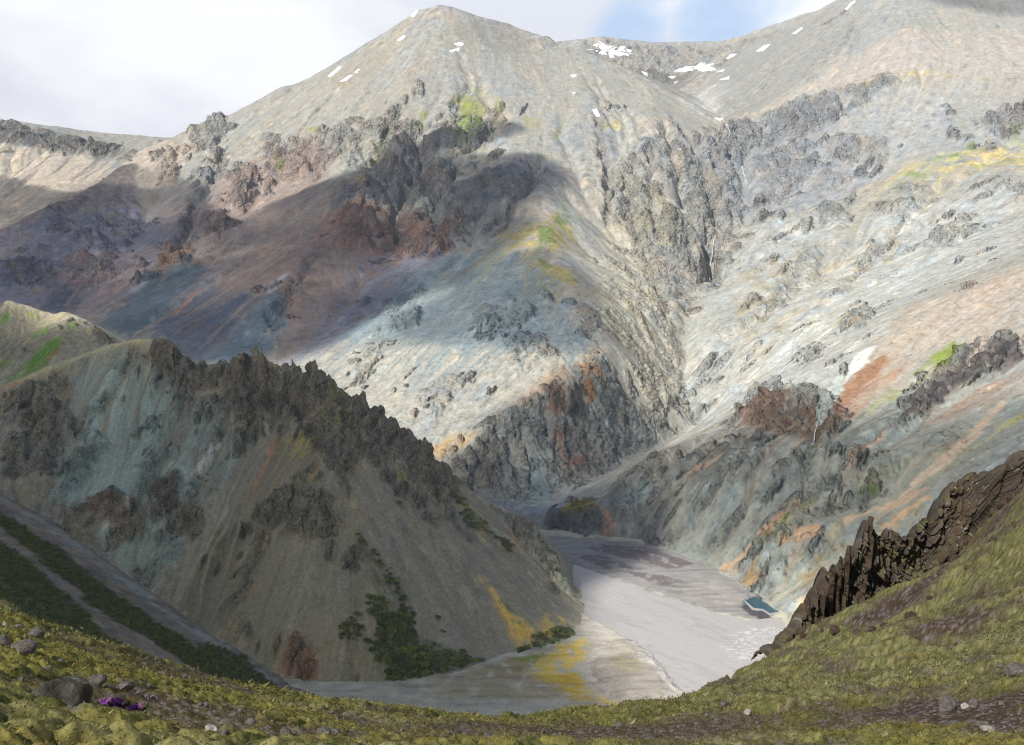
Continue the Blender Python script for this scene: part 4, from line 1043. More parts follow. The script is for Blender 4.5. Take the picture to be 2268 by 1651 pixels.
SHRUBS = [
    ([(839, 1382), (890, 1355), (914, 1358), (918, 1393), (925, 1427), (959, 1448), (1079, 1461), (1045, 1475), (945, 1498), (904, 1512), (866, 1512), (859, 1478), (835, 1454), (798, 1427), (835, 1420)], 3.3, 2.6, 'dark green shrub in the large thicket at the foot of the brown scree', 'shrubs of the large thicket'),
    ([(815, 1317), (849, 1320), (870, 1355), (877, 1378), (839, 1385), (818, 1358)], 3.3, 2.4, 'dark green shrub in the upper lobe of the large thicket', 'shrubs of the upper lobe'),
    ([(806, 1231), (829, 1214), (848, 1241), (873, 1265), (892, 1307), (911, 1360), (899, 1360), (871, 1317), (851, 1276), (830, 1248)], 3.3, 2.3, 'dark green shrub in the narrow strip climbing the scree', 'shrubs of the narrow strip'),
    ([(751, 1386), (787, 1356), (800, 1393), (796, 1420), (758, 1412)], 3.3, 2.3, 'dark green shrub in the round patch left of the large thicket', 'shrubs of the round patch'),
    ([(1141, 1450), (1182, 1420), (1234, 1389), (1261, 1393), (1277, 1410), (1234, 1429), (1182, 1446)], 3.3, 2.3, 'green shrub in the hedge like strip by the pale river fan', 'shrubs by the river fan'),
    ([(991, 1083), (1021, 1102), (1064, 1152), (1098, 1183), (1133, 1214), (1143, 1230), (1124, 1223), (1083, 1178), (1053, 1174), (1019, 1151), (1026, 1125)], 3.6, 2.4, 'dark green shrub on the slanting ridge line above the narrows', 'shrubs on the slanting ridge'),
    ([(940, 1349), (960, 1350), (976, 1369), (960, 1372)], 3.3, 2.0, 'low green shrub in the small clump right of the large thicket', 'shrubs right of the large thicket'),
    ([(967, 1382), (978, 1384), (1004, 1422), (994, 1420)], 3.3, 1.8, 'small green shrub in the thin line right of the large thicket', 'shrubs in the thin line'),
    ([(930, 1405), (960, 1420), (985, 1440), (960, 1445), (935, 1425)], 3.3, 2.0, 'green shrub at the lower right fringe of the large thicket', 'shrubs of the lower fringe'),
    ([(868, 1102), (880, 1100), (893, 1125), (880, 1124)], 3.3, 2.2, 'green shrub in the small patch below the jagged crest', 'shrubs below the crest'),
    ([(783, 1169), (800, 1172), (818, 1212), (795, 1205)], 3.3, 2.0, 'green shrub in the small patch beside the grey crag', 'shrubs beside the grey crag'),
    ([(820, 1267), (838, 1270), (848, 1297), (826, 1293)], 3.3, 1.9, 'green shrub in the little patch inside the scree strip', 'shrubs inside the scree strip'),
    ([(766, 1324), (790, 1322), (797, 1347), (772, 1345)], 3.3, 1.9, 'green shrub in the little patch above the round patch', 'shrubs above the round patch'),
    ([(964, 1088), (985, 1090), (993, 1112), (972, 1110)], 3.3, 2.3, 'green shrub in the patch on the crest shoulder', 'shrubs on the crest shoulder'),
    ([(309, 1175), (331, 1172), (333, 1195), (311, 1200)], 3.3, 2.6, 'dark shrub alone on the blue grey scree', 'shrubs on the blue grey scree'),
    ([(478, 1180), (500, 1165), (498, 1180), (482, 1190)], 3.3, 2.0, 'dark shrub in the slanting pair on the brown fan', 'shrubs on the brown fan'),
]
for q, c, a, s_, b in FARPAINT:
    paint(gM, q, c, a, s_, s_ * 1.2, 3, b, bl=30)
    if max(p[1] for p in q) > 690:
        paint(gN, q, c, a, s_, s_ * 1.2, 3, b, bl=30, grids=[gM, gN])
for q, c, a, s_, b in NEARPAINT:
    paint(gN, q, c, a, s_, s_ * 1.3, 3, b, bl=16, grids=[gN, gM])
    paint(gM, q, c, a, s_, s_ * 1.3, 3, b, bl=16)
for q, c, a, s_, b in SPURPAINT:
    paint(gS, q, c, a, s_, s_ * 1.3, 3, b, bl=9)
for q in (BRUSH_LOW, BRUSH_TOP):
    paint(gD, q, dim(36, 44, 22), .9, 3, 3.5, grids=[gD, gW0])
paint(gD, [(0, 1085), (180, 1205), (450, 1402), (600, 1492), (632, 1534), (600, 1510), (440, 1415), (170, 1215), (0, 1100)], dim(96, 104, 104), .8, 3, 3, 3, .2)
for q, sp_, sc_, lb_, gp_ in SHRUBS:
    paint(gS, q, dim(46, 52, 30), .75, 2, 3)
# darker, rougher bedrock
for g, l, dk_ in ((gM, 40, .3), (gN, 22, .36), (gS, 12, .6)):
    gx, gy = g.slope()
    st = np.hypot(gx, gy)
    n = fbm((g.X + g.H) / l, (g.Y - .6 * g.H) / l, 5, 55) * 1.7
    k = dk_ * (g.R * (0.14 + 0.45 * sstep(0.0, 0.6, n)) + 0.25 * sstep(0.85, 1.4, st) * g.R)[..., None]
    g.C = g.C * (1 - k * np.array((0.62, 0.66, 0.72)))
# pale and dark debris set loose here and there, then everything trails downhill
for g, n, st, sd in ((gM, 60000, 45, 1), (gN, 45000, 45, 2), (gS, 40000, 45, 3), (gD, 3000, 15, 4)):
    nz = fbm(g.X / (g.c * 7), g.Y / (g.c * 7), 4, 60 + sd) * 1.7
    pl = sstep(0.28, 0.6, nz)[..., None] * 0.32
    dk = sstep(-0.28, -0.6, nz)[..., None] * 0.30
    wh = np.array((1.0, 0.99, 0.97)) * g.C.mean((0, 1)) * 1.55
    C0 = g.C * (1 - pl) + wh * pl
    C0 = C0 * (1 - dk * np.array((0.9, 0.95, 1.0)))
    hw = fbm(g.X / (g.c * 16), g.Y / (g.c * 16), 4, 160 + sd) * 1.8
    hv = fbm(g.X / (g.c * 9) + 3, g.Y / (g.c * 9), 4, 170 + sd) * 1.8
    C0 = C0 * (1 + (.11 if g is not gS else .09) * hw[..., None] * np.array((1.0, .1, -.8))) * (1 + .28 * hv[..., None])
    if hasattr(g, 'fan'):
        fr = (g.fan * (.45 + .4 * fbm(g.X / (30 * g.c), g.Y / (30 * g.c), 3, 7 + sd)))[..., None]
        C0 = C0 * (1 + .42 * fr * np.array((1.0, .97, .92)))
    rk = sstep(0.25, 0.6, g.R)[..., None]
    S = smear(g, C0.copy(), n, st, sd, 0.45, 0.03)
    S = smear(g, S, n // 2, st * 2, sd + 20, 0.4, 0.015)
    g.C = np.clip(S * (1 - 0.6 * rk) + C0 * 0.6 * rk, 0.01, 0.9)
for q, c, a, s_, b in NEARPAINT:
    if s_ <= 4:
        paint(gN, q, c, a * .93, s_, s_ * 1.8, 3, b, bl=12, grids=[gN, gM])
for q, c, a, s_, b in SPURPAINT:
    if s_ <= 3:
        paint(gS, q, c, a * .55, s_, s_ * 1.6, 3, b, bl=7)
for q, c, a, s_, b in FARPAINT:
    if s_ <= 5:
        paint(gM, q, c, a * .6, s_, s_ * 1.4, 3, b, bl=20)
gM.C = gM.C * np.array((.925, .985, 1.03)); gN.C = gN.C * np.array((.925, .985, 1.03)); gS.C = np.minimum(gS.C * np.array((1.03, 1.12, 1.14)), .8)
print('colour', round(time.time() - T0, 1))



# ------------------------------------------------------------------ materials
def terrain_mat(name, bump=0.6, scale=0.25, var=0.26, rough=0.95):
    m = bpy.data.materials.new(name)
    m.use_nodes = True
    nt = m.node_tree
    L = nt.links.new
    bs = nt.nodes['Principled BSDF']
    bs.inputs['Roughness'].default_value = rough
    bs.inputs['Specular IOR Level'].default_value = 0.15
    at_ = node(nt, 'ShaderNodeAttribute', attribute_name='Col')
    rk = node(nt, 'ShaderNodeAttribute', attribute_name='rock')
    geo = node(nt, 'ShaderNodeNewGeometry')
    n1 = node(nt, 'ShaderNodeTexNoise', ins={'Scale': scale, 'Detail': 8.0, 'Roughness': 0.68})
    L(geo.outputs['Position'], n1.inputs[0])
    n2 = node(nt, 'ShaderNodeTexVoronoi', feature='F1', ins={'Scale': scale * 1.7})
    L(geo.outputs['Position'], n2.inputs[0])
    # small tone changes of the stone
    mr = node(nt, 'ShaderNodeMapRange', ins={1: 0.25, 2: 0.75, 3: 1 - var, 4: 1 + var})
    L(n1.outputs[0], mr.inputs[0])
    sc = node(nt, 'ShaderNodeVectorMath', operation='SCALE')
    # scattered darker and paler blocks among the debris
    n3 = node(nt, 'ShaderNodeTexVoronoi', feature='F1', ins={'Scale': scale * 3.4, 'Randomness': 1.0})
    L(geo.outputs['Position'], n3.inputs[0])
    vs = node(nt, 'ShaderNodeSeparateColor')
    L(n3.outputs['Color'], vs.inputs[0])
    br = node(nt, 'ShaderNodeMapRange', ins={1: 0.0, 2: 1.0, 3: 0.90, 4: 1.10})
    L(vs.outputs[0], br.inputs[0])
    sp = node(nt, 'ShaderNodeMapRange', ins={1: 0.93, 2: 0.96, 3: 1.0, 4: 0.5})
    L(vs.outputs[1], sp.inputs[0])
    spm = node(nt, 'ShaderNodeMix', data_type='FLOAT', ins={2: 1.0})
    rkc = node(nt, 'ShaderNodeMapRange', ins={1: 0.05, 2: 0.4, 3: 0.5, 4: 1.0})
    L(rk.outputs['Fac'], rkc.inputs[0]); L(rkc.outputs[0], spm.inputs[0]); L(sp.outputs[0], spm.inputs[3])
    m1 = node(nt, 'ShaderNodeMath', operation='MULTIPLY')
    L(br.outputs[0], m1.inputs[0]); L(spm.outputs[0], m1.inputs[1])
    m2 = node(nt, 'ShaderNodeMath', operation='MULTIPLY')
    L(m1.outputs[0], m2.inputs[0]); L(mr.outputs[0], m2.inputs[1])
    L(at_.outputs['Color'], sc.inputs[0]); L(m2.outputs[0], sc.inputs[3])
    L(sc.outputs[0], bs.inputs['Base Color'])
    # relief: broken rock where the bedrock shows, loose gravel elsewhere
    mul = node(nt, 'ShaderNodeMath', operation='MULTIPLY_ADD', ins={1: 2.5, 2: 0.11})
    L(rk.outputs['Fac'], mul.inputs[0])
    h = node(nt, 'ShaderNodeMath', operation='MULTIPLY_ADD', ins={1: 0.6})
    L(n2.outputs['Distance'], h.inputs[0]); L(n1.outputs[0], h.inputs[2])
    hm = node(nt, 'ShaderNodeMath', operation='MULTIPLY')
    L(h.outputs[0], hm.inputs[0]); L(mul.outputs[0], hm.inputs[1])
    b = node(nt, 'ShaderNodeBump', ins={'Strength': 1.0, 'Distance': bump / scale * 0.75})
    L(hm.outputs[0], b.inputs['Height'])
    L(b.outputs[0], bs.inputs['Normal'])
    return m


mat_far = terrain_mat('mountain_stone', 0.55, 0.10)
mat_mid = terrain_mat('valley_stone', 0.55, 0.22)
mat_spur = terrain_mat('spur_stone', 0.5, 0.35)


def normals(P):
    """P (r,c,3) -> unit normals"""
    a = np.gradient(P, axis=1); b = np.gradient(P, axis=0)
    n = np.cross(a, b)
    n /= np.linalg.norm(n, axis=-1, keepdims=True) + 1e-9
    return np.where(n[..., 2:] < 0, -n, n)


def craggy(P, R, lam, amp, seed):
    """push bedrock in and out along its own normal: overhangs, cracks, blocks"""
    N = normals(np.stack([P[..., 0], P[..., 1], blur(P[..., 2], 3.0)], -1))
    x, y, z = P[..., 0], P[..., 1], P[..., 2]
    wx = 0.5 * lam * fbm(x / (1.6 * lam), (y + z) / (1.6 * lam), 3, seed + 5)
    d = 0
    a = 1.0
    for o_ in range(3):
        f1, f2, cid, ex, ey = worley((x + wx + 0.15 * z) / (lam * .8), (y * 0.6 + wx + 0.9 * z) / (lam * (2.6, 1.7, 1.2)[o_]), seed + o_, True)
        g1 = np.sin(cid * 91.7) * 1.3; g2 = np.cos(cid * 57.3) * 1.3
        d = d + a * ((cid - 0.5) * 0.9 + g1 * ex + g2 * ey - 0.5 * sstep(0.09, 0.0, f2 - f1))
        lam *= 0.46
        a *= 0.5
    return P + N * (R * amp * d)[..., None], f1


# ---- far mountains: rows further and further apart with distance
ks = np.linspace(-0.80, 0.80, 1400)
ys = np.concatenate([np.geomspace(560, 3560, 1200)])
K, YY = np.meshgrid(ks, ys)
XX = K * YY
wN = sstep(1255, 1190, YY) * sstep(-255, -215, XX) * sstep(755, 715, XX)
HN = np.where(wN > 0, gN.samp(XX, YY), 0)
CN = np.where((wN > 0)[..., None], gN.samp(XX, YY, gN.C), 0)
RN = np.where(wN > 0, gN.samp(XX, YY, gN.R), 0)
Z = gM.samp(XX, YY) * (1 - wN) + HN * wN
Cc = gM.samp(XX, YY, gM.C) * (1 - wN[..., None]) + CN * wN[..., None]
Rr = gM.samp(XX, YY, gM.R) * (1 - wN) + RN * wN
lam = np.clip(YY / 1000, 0.6, 3)
Z = Z + 0.9 * lam * fbm(XX / 14, YY / 14, 5, 99, 0.6) * (0.35 + Rr)
P = np.stack([XX, YY, Z], -1)
P1, cr1 = craggy(P, Rr, 14.0, 4.2, 41)
P2, cr2 = craggy(P, Rr, 32.0, 7.5, 43)
wf = sstep(1000, 1700, YY)[..., None]
P = P1 * (1 - wf) + P2 * wf
F = quads(*K.shape)
yc = YY.ravel()[F[:, 0]]; zc = Z.ravel()[F].max(1)
keep = zc > WZ - 8
F = F[keep]
o = mk_mesh('mountain', P.reshape(-1, 3), F, mat_far, Cc.reshape(-1, 3), {'rock': Rr.ravel()})
tag(o, kind='structure')
del P, P1, P2
print('mountain mesh', len(F), round(time.time() - T0, 1))

# ---- near spur
ks = np.linspace(-0.78, 0.17, 1000)
ys = np.geomspace(464, 1085, 900)
K, YY = np.meshgrid(ks, ys)
XX = K * YY
ok = gS.inside(XX, YY)
Z = gS.samp(XX, YY); Cc = gS.samp(XX, YY, gS.C); Rr = gS.samp(XX, YY, gS.R)
Z = Z + 0.5 * fbm(XX / 7, YY / 7, 5, 99, 0.6) * (0.3 + Rr)
P, cr = craggy(np.stack([XX, YY, Z], -1), Rr, 8.5, 2.7, 61)
F = quads(*K.shape)
keep = ok.ravel()[F].all(1) & (Z.ravel()[F].max(1) > WZ - 6)
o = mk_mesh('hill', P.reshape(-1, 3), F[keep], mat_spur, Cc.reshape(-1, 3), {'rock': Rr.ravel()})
tag(o, kind='structure')

# ---- brush-grown slope at the near left
ks = np.linspace(-0.80, 0.02, 520)
ys = np.geomspace(215, 700, 420)
K, YY = np.meshgrid(ks, ys)
XX = K * YY
ok = gD.inside(XX, YY)
Z = gD.samp(XX, YY); Cc = gD.samp(XX, YY, gD.C)
Z = Z + 0.4 * fbm(XX / 6, YY / 6, 4, 98)
F = quads(*K.shape)
keep = ok.ravel()[F].all(1) & (Z.ravel()[F].max(1) > WZ - 6)
o = mk_mesh('hillside', np.stack([XX, YY, Z], -1).reshape(-1, 3), F[keep], mat_spur, Cc.reshape(-1, 3), {'rock': 0 * Z.ravel()})
tag(o, kind='structure')
print('spur', round(time.time() - T0, 1))

mat_floor = terrain_mat('river_gravel', 0.25, 0.6, 0.14)


def plain_mat(name, base, rough=0.9, spec=0.2, attr=None):
    m = bpy.data.materials.new(name)
    m.use_nodes = True
    b = m.node_tree.nodes['Principled BSDF']
    b.inputs['Base Color'].default_value = (*base, 1)
    b.inputs['Roughness'].default_value = rough
    b.inputs['Specular IOR Level'].default_value = spec
    if attr:
        a = node(m.node_tree, 'ShaderNodeAttribute', attribute_name=attr)
        m.node_tree.links.new(a.outputs['Color'], b.inputs['Base Color'])
    return m


def noisy(m, scale, dist, strength=0.6, stretch=(1, 1, 1), var=0.2, detail=6):
    """tone and relief noise on a plain material"""
    nt = m.node_tree
    b = nt.nodes['Principled BSDF']
    g = node(nt, 'ShaderNodeNewGeometry')
    mp = node(nt, 'ShaderNodeMapping', ins={'Scale': stretch})
    nt.links.new(g.outputs['Position'], mp.inputs[0])
    n = node(nt, 'ShaderNodeTexNoise', ins={'Scale': scale, 'Detail': detail, 'Roughness': 0.65})
    nt.links.new(mp.outputs[0], n.inputs[0])
    bu = node(nt, 'ShaderNodeBump', ins={'Strength': strength, 'Distance': dist})
    nt.links.new(n.outputs[0], bu.inputs['Height'])
    nt.links.new(bu.outputs[0], b.inputs['Normal'])
    if var:
        mr = node(nt, 'ShaderNodeMapRange', ins={1: 0.25, 2: 0.75, 3: 1 - var, 4: 1 + var})
        nt.links.new(n.outputs[0], mr.inputs[0])
        s = node(nt, 'ShaderNodeVectorMath', operation='SCALE')
        src = b.inputs['Base Color']
        if src.is_linked:
            nt.links.new(src.links[0].from_socket, s.inputs[0])
        else:
            s.inputs[0].default_value = tuple(src.default_value)[:3]
        nt.links.new(mr.outputs[0], s.inputs[3])
        nt.links.new(s.outputs[0], b.inputs['Base Color'])
    return m


mat_water = noisy(plain_mat('milky_water', (.5, .5, .5), 0.25, 0.5, 'Col'), 0.5, 0.25, 0.35, (0.35, 1.4, 1), 0.07)
mat_pond = noisy(plain_mat('blue_water', (0.035, 0.085, 0.115), 0.12, 0.5), 0.5, 0.05, 0.2, var=0)
mat_ground = noisy(plain_mat('plain_stone', tuple(lit(150, 142, 130))), 0.01, 4)


def FGL(r, g, b):
    return lin(r, g, b) / 0.9
# ------------------------------------------------------------------ valley floor
gW = Grid(-230, 430, 430, 905, 0.75)
gW.H = np.full((gW.ny, gW.nx), WZ)
RIVER = [(1228, 1236), (1300, 1258), (1400, 1296), (1500, 1331), (1580, 1356), (1660, 1374), (1700, 1366), (1725, 1372), (1760, 1400), (1900, 1420), (1900, 1500), (1600, 1600), (1530, 1540), (1490, 1515), (1440, 1440), (1350, 1390), (1280, 1350), (1250, 1320), (1225, 1270)]
POOL = [(1648, 1330), (1664, 1322), (1690, 1326), (1716, 1346), (1724, 1356), (1706, 1362), (1690, 1352), (1668, 1350)]
gW.H += 0.35 * fbm(gW.X / 30, gW.Y / 12, 5, 5) + 0.12 * fbm(gW.X / 5, gW.Y / 3, 4, 15)
mound = mask_poly(gW, [(1320, 1440), (1380, 1425), (1450, 1470), (1500, 1530), (1480, 1560), (1420, 1570), (1360, 1540), (1315, 1480)], 9, 2)
gW.H[mound[0]] += 4.0 * mound[1]
r = mask_poly(gW, RIVER, 1.6, 2.5, wl=12)
gW.H[r[0]] -= 1.5 * r[1]
r = mask_poly(gW, POOL, 2.0, 0.6)
gW.H[r[0]] -= 1.5 * r[1]
gW.C = basecol(gW, (dim(106, 107, 101), dim(98, 98, 92), dim(114, 114, 108)), 25, 33)
FLOORPAINT = [
    ([(1205, 1186), (1330, 1193), (1450, 1206), (1560, 1241), (1640, 1290), (1690, 1332), (1650, 1350), (1672, 1372), (1580, 1358), (1500, 1333), (1400, 1298), (1300, 1260), (1225, 1236)], lit(162, 160, 158), .95, 4, 0),
    ([(1330, 1205), (1450, 1215), (1540, 1250), (1480, 1262), (1380, 1235), (1300, 1215)], lit(112, 100, 102), .8, 3, .12), ([(1260, 1225), (1340, 1232), (1420, 1262), (1360, 1268)], lit(118, 110, 112), .8, 2, .2), ([(1380, 1265), (1450, 1270), (1560, 1300), (1460, 1298)], lit(120, 108, 108), .75, 2, .2),
    ([(1500, 1290), (1600, 1290), (1660, 1330), (1600, 1352), (1520, 1325)], lit(178, 172, 164), .8, 4, .2), (band([(1560, 1238), (1620, 1266), (1680, 1315), (1700, 1345), (1680, 1372)], [5, 7, 5, 6, 5]), lit(88, 86, 90), .95, 1.5, 0), ([(1640, 1345), (1660, 1320), (1700, 1325), (1725, 1352), (1700, 1378), (1660, 1362)], lit(84, 84, 90), .95, 2, 0),
    ([(1290, 1345), (1340, 1385), (1440, 1440), (1490, 1515), (1530, 1545), (1560, 1600), (1400, 1600), (1340, 1560), (1290, 1480), (1290, 1400)], lit(206, 199, 188), .95, 6, 0), ([(1390, 1455), (1440, 1440), (1500, 1520), (1490, 1545), (1420, 1490)], lit(222, 218, 213), .9, 4, .05), ([(1310, 1400), (1400, 1430), (1400, 1450), (1320, 1440)], lit(196, 186, 160), .5, 5, .15),
    ([(1315, 1470), (1390, 1440), (1450, 1475), (1495, 1530), (1470, 1560), (1410, 1565), (1350, 1535)], lit(172, 165, 154), .9, 5, 0), ([(1345, 1455), (1420, 1450), (1430, 1475), (1380, 1500)], lit(172, 160, 112), .5, 4, .1), (band([(1305, 1480), (1340, 1530), (1400, 1565), (1440, 1578)], 6), lit(140, 130, 118), .7, 4, .1),
    ([(1180, 1460), (1230, 1430), (1295, 1410), (1300, 1450), (1270, 1480), (1320, 1540), (1335, 1556), (1250, 1540), (1180, 1500), (1150, 1500), (1180, 1480)], dim(128, 112, 48), .85, 4, .1), ([(1180, 1500), (1270, 1490), (1340, 1556), (1260, 1550)], dim(112, 96, 32), .8, 3, .2), ([(1060, 1480), (1140, 1455), (1180, 1460), (1160, 1500), (1050, 1500)], dim(92, 84, 60), .85, 3, .1), ([(1130, 1460), (1230, 1440), (1180, 1470)], dim(72, 86, 36), .9, 2, .2),
    ([(960, 1500), (1080, 1480), (1180, 1500), (1300, 1545), (1150, 1555), (960, 1540)], dim(98, 92, 76), .8, 5, .1), ([(1290, 1470), (1335, 1530), (1330, 1560), (1300, 1530)], dim(104, 100, 98), .7, 3, .1), (band([(1330, 1540), (1400, 1590)], 5), dim(130, 116, 50), .7, 2, .2),
    ([(640, 1520), (760, 1525), (960, 1545), (1150, 1570), (1330, 1570), (1330, 1620), (640, 1620)], dim(108, 109, 102), .7, 5, 0), ([(640, 1560), (900, 1565), (1100, 1575), (1300, 1572), (1300, 1600), (640, 1600)], dim(122, 124, 117), .7, 4, .25),
]
for q, c, a, s_, b in FLOORPAINT:
    paint(gW, q, c, a, s_, s_ * 1.2, 3, b, bl=9)
# braided flow marks
fm = fbm(gW.X / 14, gW.Y / 6 + gW.X / 60, 5, 71)
fq = fbm(gW.X / 40 + .02 * gW.Y, gW.Y / 6 - gW.X / 70, 5, 74) * 1.8
gW.C *= (1 - 0.2 * sstep(.15, .6, fq))[..., None]
gW.C *= (1 + 0.3 * fm)[..., None]
wet = sstep(-0.1, -0.5, (gW.H - WZ))[..., None]
gW.C *= (1 - 0.35 * wet)
edge = mask_poly(gW, RIVER, 3.2, 2.5, wl=12)
e2 = mask_poly(gW, RIVER, 0.8, 2.5, wl=12)

ring = np.zeros_like(gW.H)
ring[edge[0]] += edge[1]
ring[e2[0]] -= e2[1]
rn = sstep(-.1, .3, fbm(gW.X / 14, gW.Y / 14, 3, 9))
gW.C *= (1 - 0.45 * np.clip(ring * 2.0, 0, 1) * rn)[..., None]

o = mk_mesh('valley_floor', np.stack([gW.X, gW.Y, gW.H], -1).reshape(-1, 3), quads(gW.ny, gW.nx), mat_floor, gW.C.reshape(-1, 3), {'rock': 0 * gW.H.ravel()})
tag(o, kind='structure')
# river : milky glacial water, a sheet that the gravel bars rise out of
gw = Grid(-60, 420, 440, 800, 1.0)
gw.H = WZ - 0.55 + 0 * gw.X
gw.C = np.zeros(gw.H.shape + (3,)) + lit(196, 192, 189)
u_ = gw.X * .7 - gw.Y * .71; v_ = gw.X * .71 + gw.Y * .7
ln = np.abs(pn(u_ / 60 + .5 * fbm(u_ / 30, v_ / 30, 3, 6), v_ / 9 + .8 * fbm(u_ / 40, v_ / 20, 4, 7), 41))
gw.C *= (1 - .13 * sstep(.10, .0, ln) - .10 * sstep(0, .6, fbm(u_ / 70, v_ / 16, 5, 43) * 1.6))[..., None]
fo = mask_poly(gw, [(1640, 1395), (1700, 1385), (1760, 1400), (1740, 1450), (1650, 1465), (1600, 1440)], 6, 6, grids=[gw])
nz = fbm(gw.X / 6.0, gw.Y / 1.3, 5, 8, .65) * 2
m = (.6 * fo[1] * sstep(0.0, 0.7, nz[fo[0]]))[..., None]
gw.C[fo[0]] = gw.C[fo[0]] * (1 - m) + np.array((0.9, 0.9, 0.9)) * m
o = mk_mesh('river', np.stack([gw.X, gw.Y, gw.H], -1).reshape(-1, 3), quads(gw.ny, gw.nx), mat_water, gw.C.reshape(-1, 3))
tag(o, kind='structure')
th = np.linspace(0, 2 * np.pi, 24, endpoint=False)
bx = hit(POOL, [gW])[:, :2]
c0 = bx.mean(0)
Pq = [W(c0[0], c0[1], WZ - 0.45)] + [W(*(c0 + (b - c0) * .95), WZ - 0.45) for b in bx]
o = mk_mesh('pond', np.array(Pq), np.array([[0, i, i % len(bx) + 1] for i in range(1, len(bx) + 1)]), mat_pond)
tag(o, kind='structure')
# land beyond, out to the horizon
rr = np.array([0.5, 300, 900, 2000, 4000, 8000, 14000.])
aa = np.linspace(0, 2 * np.pi, 72)
R_, A_ = np.meshgrid(rr, aa)
o = mk_mesh('ground', np.stack([R_ * np.sin(A_), R_ * np.cos(A_) + 600, WZ - 30 + 0 * R_], -1).reshape(-1, 3), quads(*R_.shape), mat_ground)
tag(o, kind='structure')
print('floor', round(time.time() - T0, 1))


# ------------------------------------------------------------------ foreground: mossy hillside
az = np.linspace(math.radians(-62), math.radians(62), 1500)
rad = np.geomspace(1.1, 140, 960)
A_, R_ = np.meshgrid(az, rad)
XX, YY = R_ * np.sin(A_), R_ * np.cos(A_)
gF.C = np.zeros(gF.H.shape + (3,))
Z = gF.samp(XX, YY)
s = np.clip(R_ / 12, 0.7, 4.0)          # cushions grow with the ground's own unevenness further out
big = fbm(XX / 6, YY / 6, 4, 12)
cw_ = .25 * fbm(XX / .7, YY / .7, 3, 31)
cush = np.minimum(1, np.abs(pn(XX / 0.58 + 0.3 * Z + cw_, YY / 0.42 + cw_, 3)) * 2.3 + .12 * pn(XX / .3, YY / .3, 32))
cush = np.clip(cush, 0, 1.2)
cush2 = np.minimum(1, np.abs(pn(XX / 0.26, YY / 0.2 + Z, 4)) * 2.2)
far = sstep(14, 40, R_)
cush3 = np.minimum(1, np.abs(pn(XX / 3.0 + 0.1 * Z + cw_, YY / 1.9 + 0.4 * Z, 6)) * 2.2)
hm = (0.15 * cush ** .8 + 0.075 * cush2 + .02 * fbm(XX / .07, YY / .06, 3, 46)) * (1 - 0.4 * far) + far * 0.7 * (cush3 ** .8 - 0.6) + 0.4 * far * big + 0.04 * fbm(XX / 0.2, YY / 0.2, 3, 44)
bare = sstep(0.02, 0.22, fbm(XX / 3.1, YY / 1.9 + 0.6 * Z, 5, 70) + 0.15 * fbm(XX / .6, YY / .6, 3, 71) - 0.02)
def fgmask(uv, soft, warp, seed=3):
    r_ = mask_poly(gF, uv, soft, warp, seed, wl=2.5 * warp + 0.5)
    A = np.zeros_like(gF.H)
    if r_ is not None:
        A[r_[0]] = r_[1]
    return gF.samp(XX, YY, A)


bare *= 0.62
for q, s_, w_, a_ in [
    ([(270, 1520), (330, 1535), (420, 1570), (520, 1600), (600, 1630), (560, 1640), (470, 1610), (380, 1580), (300, 1560)], .35, .8, 1.), ([(100, 1390), (180, 1425), (260, 1460), (240, 1480), (150, 1440)], .4, .8, .7),
    ([(620, 1560), (760, 1590), (880, 1610), (840, 1625), (700, 1590)], .6, 1.0, .7), ([(950, 1600), (1400, 1600), (1700, 1610), (1700, 1660), (1000, 1660)], 2.0, 3., .8), ([(1000, 1620), (1250, 1615), (1300, 1660), (1020, 1660)], 1.5, 2., .85),
    ([(1960, 1560), (2050, 1535), (2180, 1545), (2300, 1570), (2300, 1640), (2150, 1630), (2060, 1610), (1940, 1600)], .6, 1.4, 1.), ([(1760, 1590), (1900, 1575), (2000, 1600), (1900, 1620)], .8, 1.5, .8), ([(1990, 1400), (2050, 1380), (2110, 1365), (2180, 1350), (2200, 1362), (2110, 1400), (2060, 1410), (2000, 1418)], .8, 1.0, .9),
    ([(2110, 1340), (2180, 1312), (2260, 1290), (2265, 1298), (2190, 1325)], .8, 1.0, .9), ([(1690, 1455), (1760, 1405), (1860, 1392), (1960, 1380), (2040, 1340), (2110, 1260), (2180, 1170), (2268, 1100), (2300, 1000), (2100, 1090), (1980, 1190), (1860, 1330)], 1.2, 1.5, .95),
    ([(300, 1600), (370, 1605), (400, 1625), (330, 1625)], .2, .3, .9), ([(430, 1640), (600, 1640), (640, 1660), (430, 1660)], .2, .4, .9), ([(160, 1580), (200, 1600), (180, 1610)], .1, .2, .7), ([(90, 1510), (140, 1500), (130, 1520)], .1, .2, .4),
]:
    bare = np.maximum(bare, a_ * fgmask(q, s_, w_))
# overhanging moss banks on the right hill
for q, dpt in [([(1980, 1408), (2060, 1375), (2110, 1352), (2190, 1318), (2265, 1292)], 1.0), ([(2060, 1412), (2130, 1400), (2205, 1368)], .8)]:
    P_ = hit(q, [gF])[:, :2]
    dd = np.full(XX.shape, 1e9)
    for a, b in zip(P_[:-1], P_[1:]):
        e = b - a
        t = np.clip(((XX - a[0]) * e[0] + (YY - a[1]) * e[1]) / (e @ e), 0, 1)
        dd = np.minimum(dd, np.hypot(XX - a[0] - t * e[0] + .5 * fbm(XX / 2, YY / 2, 3, 1), YY - a[1] - t * e[1] + .5 * fbm(XX / 2, YY / 2, 3, 2)))
    Z = Z - dpt * np.exp(-(dd / .55) ** 2)
    bare = np.maximum(bare, .95 * np.exp(-(dd / .7) ** 2))

